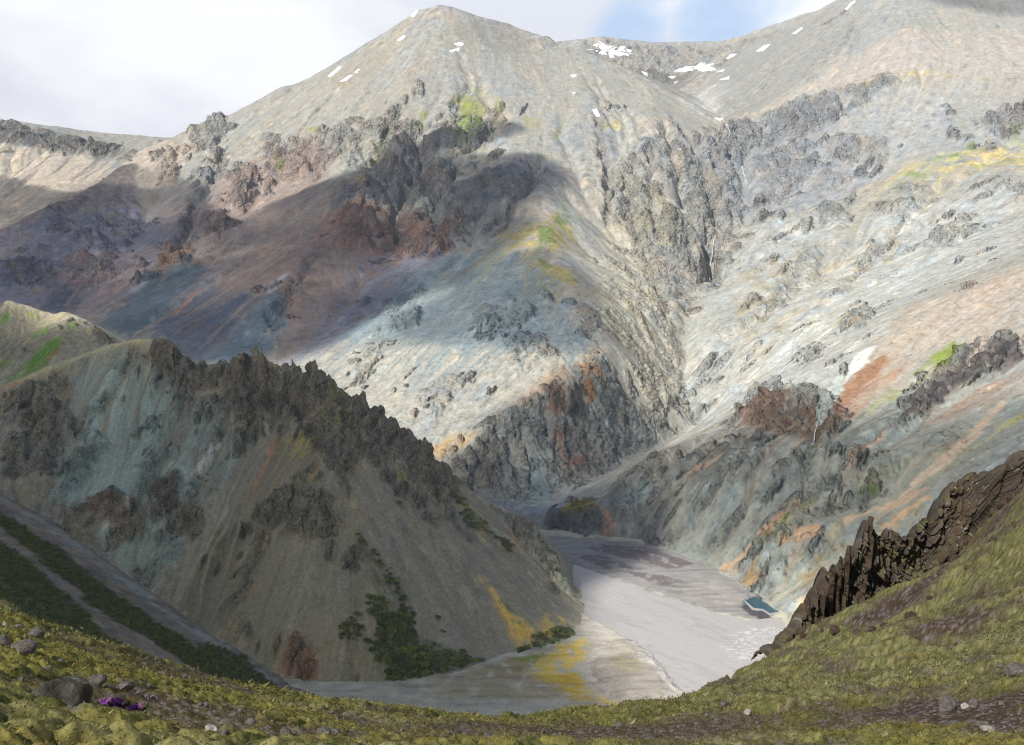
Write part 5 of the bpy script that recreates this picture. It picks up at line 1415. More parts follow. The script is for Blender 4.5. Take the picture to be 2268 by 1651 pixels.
Z = Z + hm * (1 - 0.75 * bare) + bare * 0.07 * fbm(XX / .25, YY / .25, 4, 45)
yel, grn, pale = FGL(122, 118, 64), FGL(78, 86, 42), FGL(138, 133, 98)
soil, grav, och = FGL(78, 62, 52), FGL(122, 114, 108), FGL(124, 110, 58)
t1 = fbm(XX / 1.6, YY / 1.2 + Z, 5, 81) * 1.8
t2 = fbm(XX / 0.7, YY / 0.5 + Z, 5, 82) * 1.8
t3 = fbm(XX / 5, YY / 4, 4, 83) * 1.8
hill = sstep(22, 38, R_) * sstep(0, 12, XX)
C = np.zeros(XX.shape + (3,)) + yel


def mixc(C, c, m):
    m = np.clip(m, 0, 1)[..., None]
    return C * (1 - m) + np.asarray(c) * m


C = mixc(C, FGL(130, 127, 86), hill)
C = mixc(C, pale, sstep(0.0, 0.6, t3) * 0.6)
C = mixc(C, och, sstep(0.15, 0.6, t1) * 0.5)
C = mixc(C, grn, sstep(0.05, 0.5, t2) * 0.65)
C = mixc(C, grn * 0.8, sstep(0.55, 0.25, cush) * 0.5)  # shade in the creases between cushions, put into the colour
C = mixc(C, soil, bare)
C = mixc(C, grav, bare * sstep(0.05, 0.35, fbm(XX / .35, YY / .25, 4, 90) * 1.6))
C = C * (1 + 0.8 * fbm(XX / .07, YY / .05, 3, 91) + 0.45 * fbm(XX / .32, YY / .22 + Z, 3, 92))[..., None]


F = quads(*A_.shape)
F = F[gF.inside(XX, YY).ravel()[F].all(1)]
mat_moss = noisy(plain_mat('moss', (.2, .2, .05), 0.95, 0.1, 'Col'), 14, 0.03, 0.7, var=0.25)
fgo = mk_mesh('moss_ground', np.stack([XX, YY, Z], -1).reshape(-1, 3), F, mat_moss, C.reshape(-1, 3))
tag(fgo, kind='structure')
FGZ = Z
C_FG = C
print('foreground', round(time.time() - T0, 1))


# ------------------------------------------------------------------ clouds that shade parts of the land (high, left of the view)
mat_cloud = bpy.data.materials.new('cloud')
mat_cloud.use_nodes = True
nt = mat_cloud.node_tree
nt.nodes.clear()
vo = node(nt, 'ShaderNodeVolumePrincipled', ins={'Color': (1, 1, 1, 1), 'Density': 0.02, 'Anisotropy': 0.3})
ou = node(nt, 'ShaderNodeOutputMaterial')
nt.links.new(vo.outputs[0], ou.inputs['Volume'])
CLOUD_Z = 1500.0


def cloud(pts, thick, pen, seed, warp=40, shift=0.0, rag=0.35):
    """pts: points of the land on the rim of the wanted shadow"""
    k = (CLOUD_Z - pts[:, 2]) / SUN[2]
    Q = (pts + SUN * k[:, None])[:, :2]
    m = pen + warp
    g = Grid(Q[:, 0].min() - m, Q[:, 0].max() + m, Q[:, 1].min() - m, Q[:, 1].max() + m, max(10, pen / 7))
    x, y = g.X, g.Y
    wx = x + warp * fbm(x / 260, y / 260, 5, seed) * 1.7
    wy = y + warp * fbm(x / 260, y / 260, 5, seed + 9) * 1.7
    d = sdf(wx, wy, Q)
    t = thick * sstep(pen * 0.5, -pen * 0.5, d) * np.clip(0.85 + rag * fbm(x / 190, y / 190, 5, seed + 3) * 1.7, 0.03, 2)
    ins = t > thick * 0.004
    F = quads(*x.shape)
    keep = ins.ravel()[F].all(1)
    F = F[keep]
    # rim vertices pinch the two surfaces together
    cnt = np.bincount(F.ravel(), minlength=x.size)
    t = np.where(cnt.reshape(x.shape) == 4, t, 0)
    zc = CLOUD_Z + shift
    top = np.stack([x, y, zc + 0.7 * t], -1).reshape(-1, 3)
    bot = np.stack([x, y, zc - 0.3 * t], -1).reshape(-1, 3)
    n = x.size
    rim = (cnt < 4)
    idx = np.arange(n) + n
    idx[rim] = np.arange(n)[rim]
    V = np.concatenate([top, bot])
    FF = np.concatenate([F, idx[F][:, ::-1]])
    used = np.unique(FF)
    re = np.zeros(2 * n, int); re[used] = np.arange(len(used))
    o = mk_mesh('cloud', V[used], re[FF], mat_cloud)
    tag(o, kind='stuff')
    return o


def H_(g, *uv):
    return hit(uv, g if isinstance(g, list) else [g])


MN = [gM, gN]
s1 = H_(MN, (-300, 440), (0, 400), (150, 440), (300, 372), (430, 408), (500, 488), (600, 450), (720, 408), (880, 330), (965, 296), (1050, 300), (1085, 262), (1130, 290), (1000, 335), (1100, 340), (1190, 350), (1262, 385), (1262, 430), (1150, 500), (1000, 640), (700, 762), (600, 792), (450, 815), (-300, 800))
cloud(s1, 74, 70, 11, 45, 0, 0.75)
s2 = np.concatenate([
    H_(gS, (-200, 900), (0, 755), (110, 745), (205, 758), (260, 775), (345, 765), (470, 825), (600, 815), (740, 850), (830, 925), (930, 1012)),
    H_(MN, (960, 1020), (1010, 1010), (1080, 1040), (1180, 1130), (1280, 1150), (1340, 1180)),
    H_(gW, (1460, 1222), (1360, 1282), (1225, 1305), (1195, 1370), (1180, 1440), (1190, 1500), (1260, 1600)),
    np.array([W(30, 200, -280), W(-500, 60, -100), W(-900, 500, -100)])])
cloud(s2, 130, 34, 12, 12, 10, .15)
s7 = H_(MN, (985, 985), (1040, 955), (1150, 905), (1200, 860), (1280, 850), (1330, 890), (1370, 1000), (1410, 1040), (1400, 1150), (1280, 1180), (1100, 1110))
cloud(s7, 46, 60, 17, 25, 60, .5)
s3 = H_(MN, (1050, 600), (1190, 560), (1290, 640), (1325, 740), (1250, 790), (1100, 790), (1000, 770), (880, 790), (850, 740))
cloud(s3, 42, 70, 13, 25, 30)
s4 = H_(MN, (1990, -20), (2080, 20), (2268, 45), (2500, 45), (2500, -50), (2200, -62), (2080, -60))
cloud(s4, 36, 80, 14, 30, 40)
s5 = H_(MN, (1400, 1040), (1560, 985), (1700, 930), (1850, 930), (2000, 980), (2268, 900), (2450, 960), (2450, 1100), (1900, 1330), (1720, 1270), (1560, 1250), (1380, 1180))
cloud(s5, 34, 110, 15, 20, 20)
s6 = np.array([W(-90, -60, -5), W(130, -60, 0), W(150, 130, -30), W(40, 130, -40), W(-90, 110, -30)])
cloud(s6, 38, 90, 16, 20, 50)
print('clouds', round(time.time() - T0, 1))
# ------------------------------------------------------------------ air
mh = bpy.data.materials.new('haze')
mh.use_nodes = True
mh.cycles.volume_sampling = 'DISTANCE'
nt = mh.node_tree
nt.nodes.clear()
vo = node(nt, 'ShaderNodeVolumePrincipled', ins={'Color': (0.66, 0.77, 1.0, 1), 'Density': HAZE, 'Anisotropy': 0.0})
ou = node(nt, 'ShaderNodeOutputMaterial')
nt.links.new(vo.outputs[0], ou.inputs['Volume'])
x0, x1, y0, y1, z0, z1 = -2600, 3000, -300, 4300, WZ - 45, 930
V = [(x, y, z) for x in (x0, x1) for y in (y0, y1) for z in (z0, z1)]
F = [(0, 1, 3, 2), (4, 6, 7, 5), (0, 4, 5, 1), (2, 3, 7, 6), (0, 2, 6, 4), (1, 5, 7, 3)]
o = mk_mesh('haze', V, F, mh, smooth=False)
tag(o, kind='stuff')



# ------------------------------------------------------------------ things
def fgz(x, y):
    r = np.hypot(x, y); a = np.arctan2(x, y)
    fi = np.log(r / 1.1) / np.log(140 / 1.1) * (len(rad) - 1)
    fj = (a - az[0]) / (az[-1] - az[0]) * (len(az) - 1)
    i = np.clip(fi, 0, len(rad) - 1.001).astype(int); j = np.clip(fj, 0, len(az) - 1.001).astype(int)
    u, v = fi - i, fj - j
    return (FGZ[i, j] * (1 - v) + FGZ[i, j + 1] * v) * (1 - u) + (FGZ[i + 1, j] * (1 - v) + FGZ[i + 1, j + 1] * v) * u


def ico(n):
    bm = bmesh.new()
    bmesh.ops.create_icosphere(bm, subdivisions=n, radius=1.0)
    V = np.array([v.co[:] for v in bm.verts]); F = np.array([[v.index for v in f.verts] for f in bm.faces])
    bm.free()
    return V, F


ICO = {n: ico(n) for n in (2, 3, 4, 5)}


def n3(V, l, seed, o=4):
    return fbm((V[:, 0] + 0.7 * V[:, 2]) / l, (V[:, 1] - 0.8 * V[:, 2]) / l, o, seed)


def boulder(seed, size, sub=4, cuts=15, rough=0.07):
    """angular stone: a ball cut by random planes, then weathered"""
    r = np.random.default_rng(seed)
    V, F = ICO[sub]
    V = V.copy()
    for _ in range(cuts):
        n = r.normal(size=3); n /= np.linalg.norm(n)
        h = r.uniform(0.55, 0.88)
        d = V @ n - h
        V = np.where(d[:, None] > 0, V - n * d[:, None], V)
    nn = V / (np.linalg.norm(V, axis=1, keepdims=True) + 1e-9)
    V = V + nn * (rough * n3(V, 0.5, seed) + rough * 0.5 * n3(V, 0.16, seed + 1))[:, None]
    return V * np.asarray(size), F


def stone_mat(name, a, b, c, scale, lich=0.0):
    m = bpy.data.materials.new(name)
    m.use_nodes = True
    nt = m.node_tree
    L = nt.links.new
    bs = nt.nodes['Principled BSDF']
    bs.inputs['Roughness'].default_value = 0.92
    bs.inputs['Specular IOR Level'].default_value = 0.2
    g = node(nt, 'ShaderNodeNewGeometry')
    n1 = node(nt, 'ShaderNodeTexNoise', ins={'Scale': scale, 'Detail': 9, 'Roughness': 0.7})
    n2 = node(nt, 'ShaderNodeTexNoise', ins={'Scale': scale * 4, 'Detail': 5, 'Roughness': 0.6})
    n3_ = node(nt, 'ShaderNodeTexVoronoi', ins={'Scale': scale * 2.2})
    for q in (n1, n2, n3_):
        L(g.outputs['Position'], q.inputs[0])
    r = node(nt, 'ShaderNodeValToRGB')
    r.color_ramp.elements[0].position = .32; r.color_ramp.elements[0].color = (*a, 1)
    r.color_ramp.elements[1].position = .68; r.color_ramp.elements[1].color = (*c, 1)
    e = r.color_ramp.elements.new(.5); e.color = (*b, 1)
    L(n1.outputs[0], r.inputs[0])
    mx = node(nt, 'ShaderNodeMix', data_type='RGBA')
    mr = node(nt, 'ShaderNodeMapRange', ins={1: 0.66, 2: 0.72, 3: 0.0, 4: lich})
    L(n2.outputs[0], mr.inputs[0]); L(mr.outputs[0], mx.inputs[0])
    L(r.outputs[0], mx.inputs[6]); mx.inputs[7].default_value = (0.55, 0.55, 0.52, 1)
    L(mx.outputs[2], bs.inputs['Base Color'])
    ad = node(nt, 'ShaderNodeMath', operation='MULTIPLY_ADD', ins={1: 0.5})
    L(n3_.outputs['Distance'], ad.inputs[0]); L(n1.outputs[0], ad.inputs[2])
    bu = node(nt, 'ShaderNodeBump', ins={'Strength': 0.9, 'Distance': 0.45 / scale})
    L(ad.outputs[0], bu.inputs['Height']); L(bu.outputs[0], bs.inputs['Normal'])
    return m


m_basalt = stone_mat('lichened_basalt', FGL(58, 56, 49), FGL(84, 81, 71), FGL(116, 113, 101), 5.0, 0.7)
m_greystone = stone_mat('grey_stone', FGL(82, 78, 74), FGL(108, 103, 98), FGL(138, 133, 128), 9.0, 0.5)
m_brown = stone_mat('brown_basalt', FGL(58, 46, 38), FGL(86, 70, 58), FGL(112, 96, 82), 1.6, 0.15)
m_palestone = stone_mat('pale_stone', FGL(150, 142, 134), FGL(176, 168, 160), FGL(205, 200, 195), 7.0, 0.3)

BOULDERS = [  # left, right, top, bottom in the view; material; label
    (66, 206, 1514, 1596, m_basalt, 'large dark grey boulder with lichen sunk in the yellow moss'),
    (33, 82, 1444, 1477, m_greystone, 'angular grey block with one pale sloping side above the large dark boulder'),
    (-14, 28, 1430, 1464, m_greystone, 'rounded grey boulder cut by the left edge of the view'),
    (90, 117, 1498, 1514, m_greystone, 'small blue grey stone just above the large dark boulder'),
    (198, 239, 1517, 1543, m_greystone, 'pointed pale brown stone half buried in moss right of the large dark boulder'),
    (258, 298, 1528, 1551, m_greystone, 'low grey stone with a dark hollow beside the brown soil strip'),
    (171, 195, 1515, 1533, m_greystone, 'bluish leaning stone touching the moss behind the large dark boulder'),
    (42, 57, 1521, 1533, m_greystone, 'little grey stone left of the large dark boulder'),
    (132, 149, 1488, 1498, m_greystone, 'small pale stone on the moss upslope of the blue grey stone'),
    (332, 356, 1542, 1560, m_greystone, 'round grey stone at the rim of the brown soil strip'),
    (450, 484, 1630, 1660, m_palestone, 'pale jagged stone at the bottom edge of the mossy ground'),
    (488, 512, 1626, 1660, m_greystone, 'upright grey stone beside the pale jagged one at the bottom edge'),
    (330, 352, 1605, 1622, m_greystone, 'dark grey stone in the gap below the purple flowers'),
    (300, 322, 1600, 1616, m_greystone, 'flat brownish stone in the gap below the purple flowers'),
    (2222, 2280, 1470, 1509, m_greystone, 'grey boulder with a white spot on the mossy hill by the right edge'),
    (2076, 2118, 1548, 1583, m_greystone, 'largest pale grey stone of the rubble patch on the right'),
    (2130, 2148, 1556, 1573, m_palestone, 'tan blocky stone in the middle of the rubble patch'),
    (2146, 2168, 1552, 1574, m_greystone, 'tall pale stone on the moss tongue within the rubble patch'),
    (2092, 2128, 1602, 1622, m_greystone, 'reddish grey flat stone low in the rubble patch'),
    (2170, 2200, 1610, 1628, m_palestone, 'stone with a white cap in front of the brown hollow'),
    (1646, 1664, 1577, 1594, m_palestone, 'small white standing stone on the moss in the lower middle'),
    (6, 20, 1388, 1408, m_palestone, 'white stone high on the mossy slope by the left edge'),
    (30, 52, 1395, 1412, m_greystone, 'pale grey stone next to the white one high on the mossy slope'),
    (60, 100, 1405, 1436, m_greystone, 'long blue grey slab leaning down the upper mossy slope'),
]
for i, (l, r_, t, b_, m, lab) in enumerate(BOULDERS):
    uc = (l + r_) / 2
    p = hit([(uc, b_ - 0.22 * (b_ - t))], [gF])[0]
    dist = np.linalg.norm(p)
    w = (r_ - l) / FPX * dist * 0.52
    h = (b_ - t) / FPX * dist * 0.6
    V, F = boulder(100 + i, (w, w * 0.85, h), 5 if i == 0 else 4, 16 if i else 13)
    a = random.uniform(-0.3, 0.3)
    c, s = math.cos(a), math.sin(a)
    V = np.stack([V[:, 0] * c - V[:, 1] * s, V[:, 0] * s + V[:, 1] * c, V[:, 2]], 1)
    x, y = p[0], p[1]
    o = mk_mesh('boulder', V, F, m)
    zg = float(fgz(np.array(x), np.array(y)))
    o.location = (x, y, zg + h * 0.30)
    tag(o, lab, 'boulder')

# purple flowers
m_pet = plain_mat('petal', (0.30, 0.07, 0.36), 0.7)
m_leaf = plain_mat('flower_leaf', tuple(FGL(58, 74, 34)), 0.8)


def flower_clump(l, r_, t, b_, seed, lab):
    p = hit([((l + r_) / 2, b_)], [gF])[0]
    d = np.linalg.norm(p)
    w = (r_ - l) / FPX * d / 2; h = (b_ - t) / FPX * d
    r = np.random.default_rng(seed)
    root = bpy.data.objects.new('flower_clump', None)
    COL.objects.link(root)
    zg = float(fgz(np.array(p[0]), np.array(p[1])))
    root.location = (p[0], p[1], zg - 0.005)
    tag(root, lab, 'flowers', 'purple flowers beside the large boulder')
    V, F = [], []
    for k in range(15):
        c = np.array([r.uniform(-w, w), r.uniform(-w, w) * .7, h * r.uniform(0.45, 1.0)])
        s = 0.13 * h + 0.004
        n = np.array([r.normal(0, .5), -0.7 + r.normal(0, .3), 0.7]); n /= np.linalg.norm(n)
        a = np.cross(n, (0, 0, 1.)); a /= np.linalg.norm(a); b = np.cross(n, a)
        for q in range(5):
            th = q * 2 * np.pi / 5 + k
            e = a * math.cos(th) + b * math.sin(th); f = -a * math.sin(th) + b * math.cos(th)
            i0 = len(V)
            V += [c, c + e * s * .6 + f * s * .4, c + e * s * 1.2 + n * s * .25, c + e * s * .6 - f * s * .4]
            F.append((i0, i0 + 1, i0 + 2, i0 + 3))
    mk_mesh('blossom', V, F, m_pet, parent=root, smooth=False)
    V, F = [], []
    for k in range(70):
        c = np.array([r.uniform(-w, w) * 1.1, r.uniform(-w, w), 0])
        tip = c + np.array([r.normal(0, .25), r.normal(0, .25), r.uniform(.4, .9)]) * h
        s = np.cross(tip - c, r.normal(size=3)); s = s / np.linalg.norm(s) * h * 0.10
        i0 = len(V)
        V += [c, (c + tip) / 2 + s, tip, (c + tip) / 2 - s]
        F.append((i0, i0 + 1, i0 + 2, i0 + 3))
    mk_mesh('leaf', V, F, m_leaf, parent=root, smooth=False)


flower_clump(227, 244, 1555, 1578, 1, 'smallest tuft of purple flowers, nearest to the large dark boulder')
flower_clump(246, 271, 1563, 1588, 2, 'middle tuft of purple flowers above a clump of green leaves')
flower_clump(283, 313, 1571, 1594, 3, 'tuft of purple flowers farthest from the large dark boulder')

# moss and short grass: fine blades over the cushions
rm = np.random.default_rng(77)
i = rm.integers(0, A_.size, 1000000)
Rr_, br = R_.ravel()[i], bare.ravel()[i]
vis = np.abs(A_.ravel()[i]) < 0.66
i = i[(Rr_ > 2.5) & (Rr_ < 95) & vis & (rm.random(len(i)) > br * 1.1)][:560000]
n = len(i)
d = R_.ravel()[i]
base = np.stack([XX.ravel()[i], YY.ravel()[i], Z.ravel()[i]], 1) + rm.normal(0, 1, (n, 3)) * np.array((1, 1, 0)) * (d * .002)[:, None]
hh = np.clip(0.0022 * d, 0.011, 0.09) * np.exp(rm.normal(0, .35, n))
up = np.stack([rm.normal(0, .55, n), rm.normal(0, .45, n), rm.uniform(.35, 1, n)], 1)
side = np.stack([rm.normal(0, 1, n), rm.normal(0, .6, n), rm.normal(0, .3, n)], 1)
side /= np.linalg.norm(side, axis=1, keepdims=True)
V = np.stack([base - side * (hh * .3)[:, None], base + side * (hh * .3)[:, None], base + up * hh[:, None]], 1).reshape(-1, 3)
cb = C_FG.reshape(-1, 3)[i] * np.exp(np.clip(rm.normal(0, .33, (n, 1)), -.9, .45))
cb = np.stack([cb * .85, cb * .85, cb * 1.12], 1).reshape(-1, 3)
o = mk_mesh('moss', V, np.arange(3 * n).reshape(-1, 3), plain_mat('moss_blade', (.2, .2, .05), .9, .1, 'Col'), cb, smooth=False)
tag(o, kind='stuff')

# loose stones in the bare patches
pv, pf = [], []
rs = np.random.default_rng(5)
i = rs.integers(0, A_.size, 400000)
wgt = np.clip(bare.ravel()[i] - 0.3, 0, 1) * np.clip(R_.ravel()[i] / 8, 0.2, 1.0)
i = i[(rs.random(len(i)) < wgt) & (R_.ravel()[i] < 75) & (R_.ravel()[i] > 3)][:1700]
sv = [boulder(900 + q, (1, .9, .7), 2, 8, .03) for q in range(8)]
off = 0
for q, k in enumerate(i):
    V, F = sv[q % 8]
    d = R_.ravel()[k]
    s = (0.010 + 0.0013 * d) * math.exp(rs.normal(0, .5))
    a = rs.uniform(0, 6.28)
    c, sn = math.cos(a), math.sin(a)
    Vr = np.stack([V[:, 0] * c - V[:, 1] * sn, V[:, 0] * sn + V[:, 1] * c, V[:, 2]], 1) * s
    pv.append(Vr + np.array([XX.ravel()[k], YY.ravel()[k], Z.ravel()[k] + s * .2]))
    pf.append(F + off); off += len(V)
if pv:
    o = mk_mesh('stones', np.concatenate(pv), np.concatenate(pf), m_greystone, smooth=False)
    tag(o, kind='stuff')


# ---- columnar outcrop on the right
def column(seed, w, d, h, lean):
    """weathered basalt pillar: angular outline, broken into long blocks, splintered top"""
    r = np.random.default_rng(seed)
    ns = r.integers(5, 8)
    ang = np.linspace(0, 2 * np.pi, ns, endpoint=False) + r.uniform(-.4, .4, ns)
    ang.sort()
    rr = r.uniform(.7, 1.2, ns)
    dz = 0.32
    nz = max(4, int(h / dz))
    cut = np.sort(r.uniform(0, h, max(1, int(h / 1.7))))
    nrm = np.array([r.normal(0, .5), r.normal(0, .4)])
    V, F = [], []
    for q in range(nz + 1):
        z = h * q / nz
        blk = int((cut < z).sum())
        rb = np.random.default_rng(seed * 77 + blk)
        bs_ = rb.uniform(.84, 1.06); bo = rb.normal(0, .055, 2) * w; br_ = rb.uniform(.86, 1.1, ns)
        near = np.abs(cut - z).min()
        cr = 0.86 if near < dz * .5 else 1.0
        t = z / h
        tp = (1.0 - 0.18 * t) * bs_ * cr * (1 if t < .9 else 1 - (t - .9) * r.uniform(1.5, 4.5))
        for k in range(ns):
            x = math.cos(ang[k]) * rr[k] * br_[k] * w * .5 * tp * (1 + r.normal(0, .035))
            y = math.sin(ang[k]) * rr[k] * br_[k] * d * .5 * tp * (1 + r.normal(0, .035))
            zz = z + r.normal(0, .05)
            if t > .86:
                zz += (x * nrm[0] + y * nrm[1])
            V.append((x + bo[0] + lean[0] * z, y + bo[1] + lean[1] * z, zz))
    for q in range(nz):
        for k in range(ns):
            a, b = q * ns + k, q * ns + (k + 1) % ns
            F.append((a, b, b + ns, a + ns))
    c = len(V)
    V.append(tuple(np.mean(V[-ns:], axis=0) + (0, 0, r.uniform(0, .25))))
    for k in range(ns):
        F.append((nz * ns + k, nz * ns + (k + 1) % ns, c, c))
    me = np.array(V)
    return me, F


def mk_poly(name, V, F, mat, parent=None):
    me = bpy.data.meshes.new(name)
    me.from_pydata([tuple(v) for v in V], [], [f if f[2] != f[3] else f[:3] for f in F])
    me.materials.append(mat)
    o = bpy.data.objects.new(name, me)
    COL.objects.link(o)
    if parent: o.parent = parent
    return o


root = bpy.data.objects.new('rock_outcrop', None)
COL.objects.link(root)
pr = at(1900, 1330, 84)
root.location = tuple(pr)
tag(root, 'brown columnar basalt outcrop standing out of the mossy hill above the river', 'rock outcrop')
TOPL = [(1700, 1455), (1730, 1440), (1755, 1414), (1772, 1394), (1790, 1350), (1806, 1348), (1812, 1320), (1840, 1320), (1846, 1276), (1868, 1266), (1876, 1258), (1882, 1234), (1892, 1230), (1902, 1200), (1915, 1176), (1935, 1176), (1944, 1196), (1990, 1194), (2020, 1196), (2050, 1176), (2070, 1150), (2085, 1114), (2110, 1100), (2150, 1080), (2190, 1058), (2230, 1038), (2268, 1016), (2330, 985), (2420, 930)]
BASEL = [(1700, 1458), (1755, 1422), (1800, 1410), (1860, 1404), (1930, 1396), (2000, 1380), (2060, 1345), (2110, 1285), (2160, 1215), (2210, 1158), (2268, 1105), (2330, 1060), (2420, 1000)]
TOPL, BASEL = np.array(TOPL, float), np.array(BASEL, float)
us = np.linspace(1700, 2420, 860)
nt_ = 190
vt_, vb_ = np.interp(us, TOPL[:, 0], TOPL[:, 1]), np.interp(us, BASEL[:, 0], BASEL[:, 1])
Yw = np.interp(us, [1700, 1760, 1860, 1950, 2060, 2160, 2268, 2420], [70, 75.5, 81.5, 84, 85, 82.5, 77, 70])
dt, db = pdir(us, vt_), pdir(us, vb_)
PT = dt * (Yw / dt[:, 1])[:, None]; PB = db * (Yw / db[:, 1])[:, None]
xs, zt, zb = PB[:, 0], PT[:, 2], PB[:, 2] - 1.5
tt = np.concatenate([np.linspace(0, 1, 150), 1 + np.linspace(0, 1, 41)[1:]])
S_, T_ = np.meshgrid(xs, tt)
hgt = (zt - zb)[None, :]
tv = np.minimum(T_, 1)
hm_ = tv * hgt                                  # metres above the foot
lean_ = S_ - 0.07 * hm_
wob_ = 0.35 * fbm(lean_ / 2.2, hm_ / 5, 3, 5)
ccell = (lean_ + wob_) / 1.15                   # columns
ci = np.floor(ccell)


def rnd1(i, k):
    return (_hash(i.astype(np.int32), np.full(i.shape, k, np.int32), 91) & np.uint32(1023)).astype(float) / 1023


j_ = rnd1(ci, 1) * .5 + .25
side_ = ccell - ci < j_
cid_ = ci * 2 + side_
edge_ = np.minimum(np.abs(ccell - ci - j_), np.minimum(ccell - ci, 1 - (ccell - ci))) * 1.15
bl_ = hm_ / (0.45 + 1.1 * rnd1(cid_, 2)) + rnd1(cid_, 3) * 5
bi_ = np.floor(bl_)
be_ = np.minimum(bl_ - bi_, 1 - bl_ + bi_)
boff = rnd1(cid_ * 57 + bi_, 4) - .5
fct_ = 0
for l_, a_, sd_ in ((1.9, 1.0, 21), (.8, .5, 22), (.33, .2, 23)):
    ff1, ff2, fcd, fex, fey = worley((S_ + wob_) / l_, (hm_ + .2 * S_) / (l_ * 1.15), sd_, True)
    fct_ = fct_ + a_ * ((fcd - .5) * .8 + np.sin(fcd * 91.7) * fex + np.cos(fcd * 57.3) * fey - .35 * sstep(.08, 0, ff2 - ff1))
off_ = .6 * (rnd1(cid_, 5) - .5) + .8 * boff + 1.2 * fbm(S_ / 5, hm_ / 4, 4, 61) - .55 * sstep(.16, 0, edge_) - .3 * sstep(.12, 0, be_) + fct_ + .1 * fbm(S_ / .2, hm_ / .2, 3, 64)
off_ = off_ * np.clip(hgt / 4.0, .12, 1)
topj = (rnd1(cid_, 6) - .62) * np.minimum(1.3, 0.3 * hgt) * sstep(.3, 1, tv)
zz_ = zb[None, :] + hm_ + topj + .18 * fbm(S_ / .7, hm_ / .7, 3, 63)
yy_ = np.broadcast_to(Yw[None, :], S_.shape) + .13 * hm_ - off_ * sstep(0, .08, tv) + np.maximum(T_ - 1, 0) * 5.0
zz_ = zz_ - np.maximum(T_ - 1, 0) ** 2 * (0.85 * hgt + 1.5) + np.maximum(T_ - 1, 0) * .5 * fbm(S_ / .8, yy_ / .8, 3, 66)
xx_ = S_ + .25 * (rnd1(cid_, 7) - .5)
PC = np.stack([xx_, yy_, zz_], -1)
NC = normals(PC)
base_ = np.array(FGL(92, 83, 74))
tone = np.exp(.5 * (rnd1(cid_ * 57 + bi_, 8) - .5) + .5 * fbm(S_ / 1.1, hm_ / 1.1, 4, 67) + .35 * fbm(S_ / .18, hm_ / .18, 3, 68))
CC = base_ * tone[..., None]
rust_ = sstep(.1, .45, fbm(S_ / 2.4, hm_ / 2, 4, 69) * 1.6)[..., None]
CC = CC * (1 - .3 * rust_) + np.array(FGL(104, 76, 52)) * .3 * rust_
gry = sstep(.15, .5, fbm(S_ / 1.7 + 9, hm_ / 2.6, 4, 70) * 1.6)[..., None]
CC = CC * (1 - .5 * gry) + np.array(FGL(92, 86, 80)) * .5 * gry
ms = (sstep(.2, .6, NC[..., 2] + .3 * fbm(S_ / 1.4, hm_ / 1.4, 4, 73)) * sstep(-.25, .3, fbm(S_ / 3, hm_ / 2.4, 4, 71) * 1.6 + .5 * sstep(2040, 2200, np.broadcast_to(us, S_.shape)) + .05))[..., None]
CC = CC * (1 - .85 * ms) + np.array(FGL(106, 103, 66)) * .85 * ms
lc = sstep(.42, .5, fbm(S_ / .22, hm_ / .22, 3, 72))[..., None]
CC = CC * (1 - .7 * lc) + .55 * .7 * lc
PC = PC - pr
m_crag = noisy(plain_mat('crag_stone', (.1, .08, .06), .93, .15, 'Col'), 2.5, .12, .8, var=.22)
mk_mesh('crag', PC.reshape(-1, 3), quads(*S_.shape), m_crag, np.clip(CC, .01, .9).reshape(-1, 3), parent=root, smooth=False)
COLS = [  # free-standing pillars : u, top, base, width, Y
    (1851, 1266, 1385, 15, 80.6), (1871, 1245, 1380, 12, 81.2), (1798, 1340, 1402, 13, 77.6), (1927, 1162, 1330, 20, 83.6), (1888, 1226, 1370, 14, 82), (1826, 1316, 1395, 15, 79),
]
for i, (u, vt, vb, wpx, Y) in enumerate(COLS):
    pt = at(u, vt, Y); pb = at(u, vb, Y)
    w = wpx / FPX * Y * 1.3
    h = pt[2] - pb[2] + 3.0 + 0.4 * w
    V, F = column(300 + i, w * rng.uniform(.85, 1.2), w * 1.4, h, (0.05 + rng.normal(0, .02), 0.08))
    o = mk_poly('column', V, F, m_brown, root)
    o.location = (pt[0] - 0.05 * h - pr[0], Y - pr[1], pb[2] - 3.0 - pr[2])
rb_ = np.random.default_rng(31)
for i in range(34):
    q = rb_.integers(40, 760)
    s = rb_.uniform(.3, .9)
    V, F = boulder(700 + i, (s * .9, s * .8, s * rb_.uniform(.6, 1.2)), 3, 12, .06)
    o = mk_mesh('block', V, F, m_brown, smooth=False, parent=root)
    y = Yw[q] - rb_.uniform(.8, 2.6)
    o.location = (xs[q] - pr[0], y - pr[1], float(fgz(np.array(xs[q]), np.array(y))) + s * .2 - pr[2])
# fallen blocks on the hill behind and below the columns
BL = [(1690, 1452), (1705, 1440), (1745, 1415), (1780, 1408), (1850, 1402), (1900, 1398), (1960, 1385), (2020, 1362), (2060, 1330), (2100, 1300), (2120, 1240), (2150, 1200), (2190, 1150), (2230, 1110), (2250, 1070), (2170, 1090), (2100, 1130), (2060, 1170), (2200, 1200), (2140, 1260), (2245, 1160), (2225, 1065), (2085, 1270), (2255, 1220), (1930, 1400), (1820, 1408)]
for i, (u, v) in enumerate(BL):
    p = hit([(u, v + 4)], [gF])[0]
    s = rng.uniform(0.2, 0.55)
    V, F = boulder(500 + i, (s, s * .9, s * .75), 3, 12, .04)
    o = mk_mesh('boulder', V, F, m_brown, smooth=False)
    o.location = (p[0], p[1], float(fgz(np.array(p[0]), np.array(p[1]))) + s * .15)
    tag(o, 'brown fallen block among the rubble along the columnar outcrop', 'boulder', 'fallen blocks along the columnar outcrop')
print('fg things', round(time.time() - T0, 1))

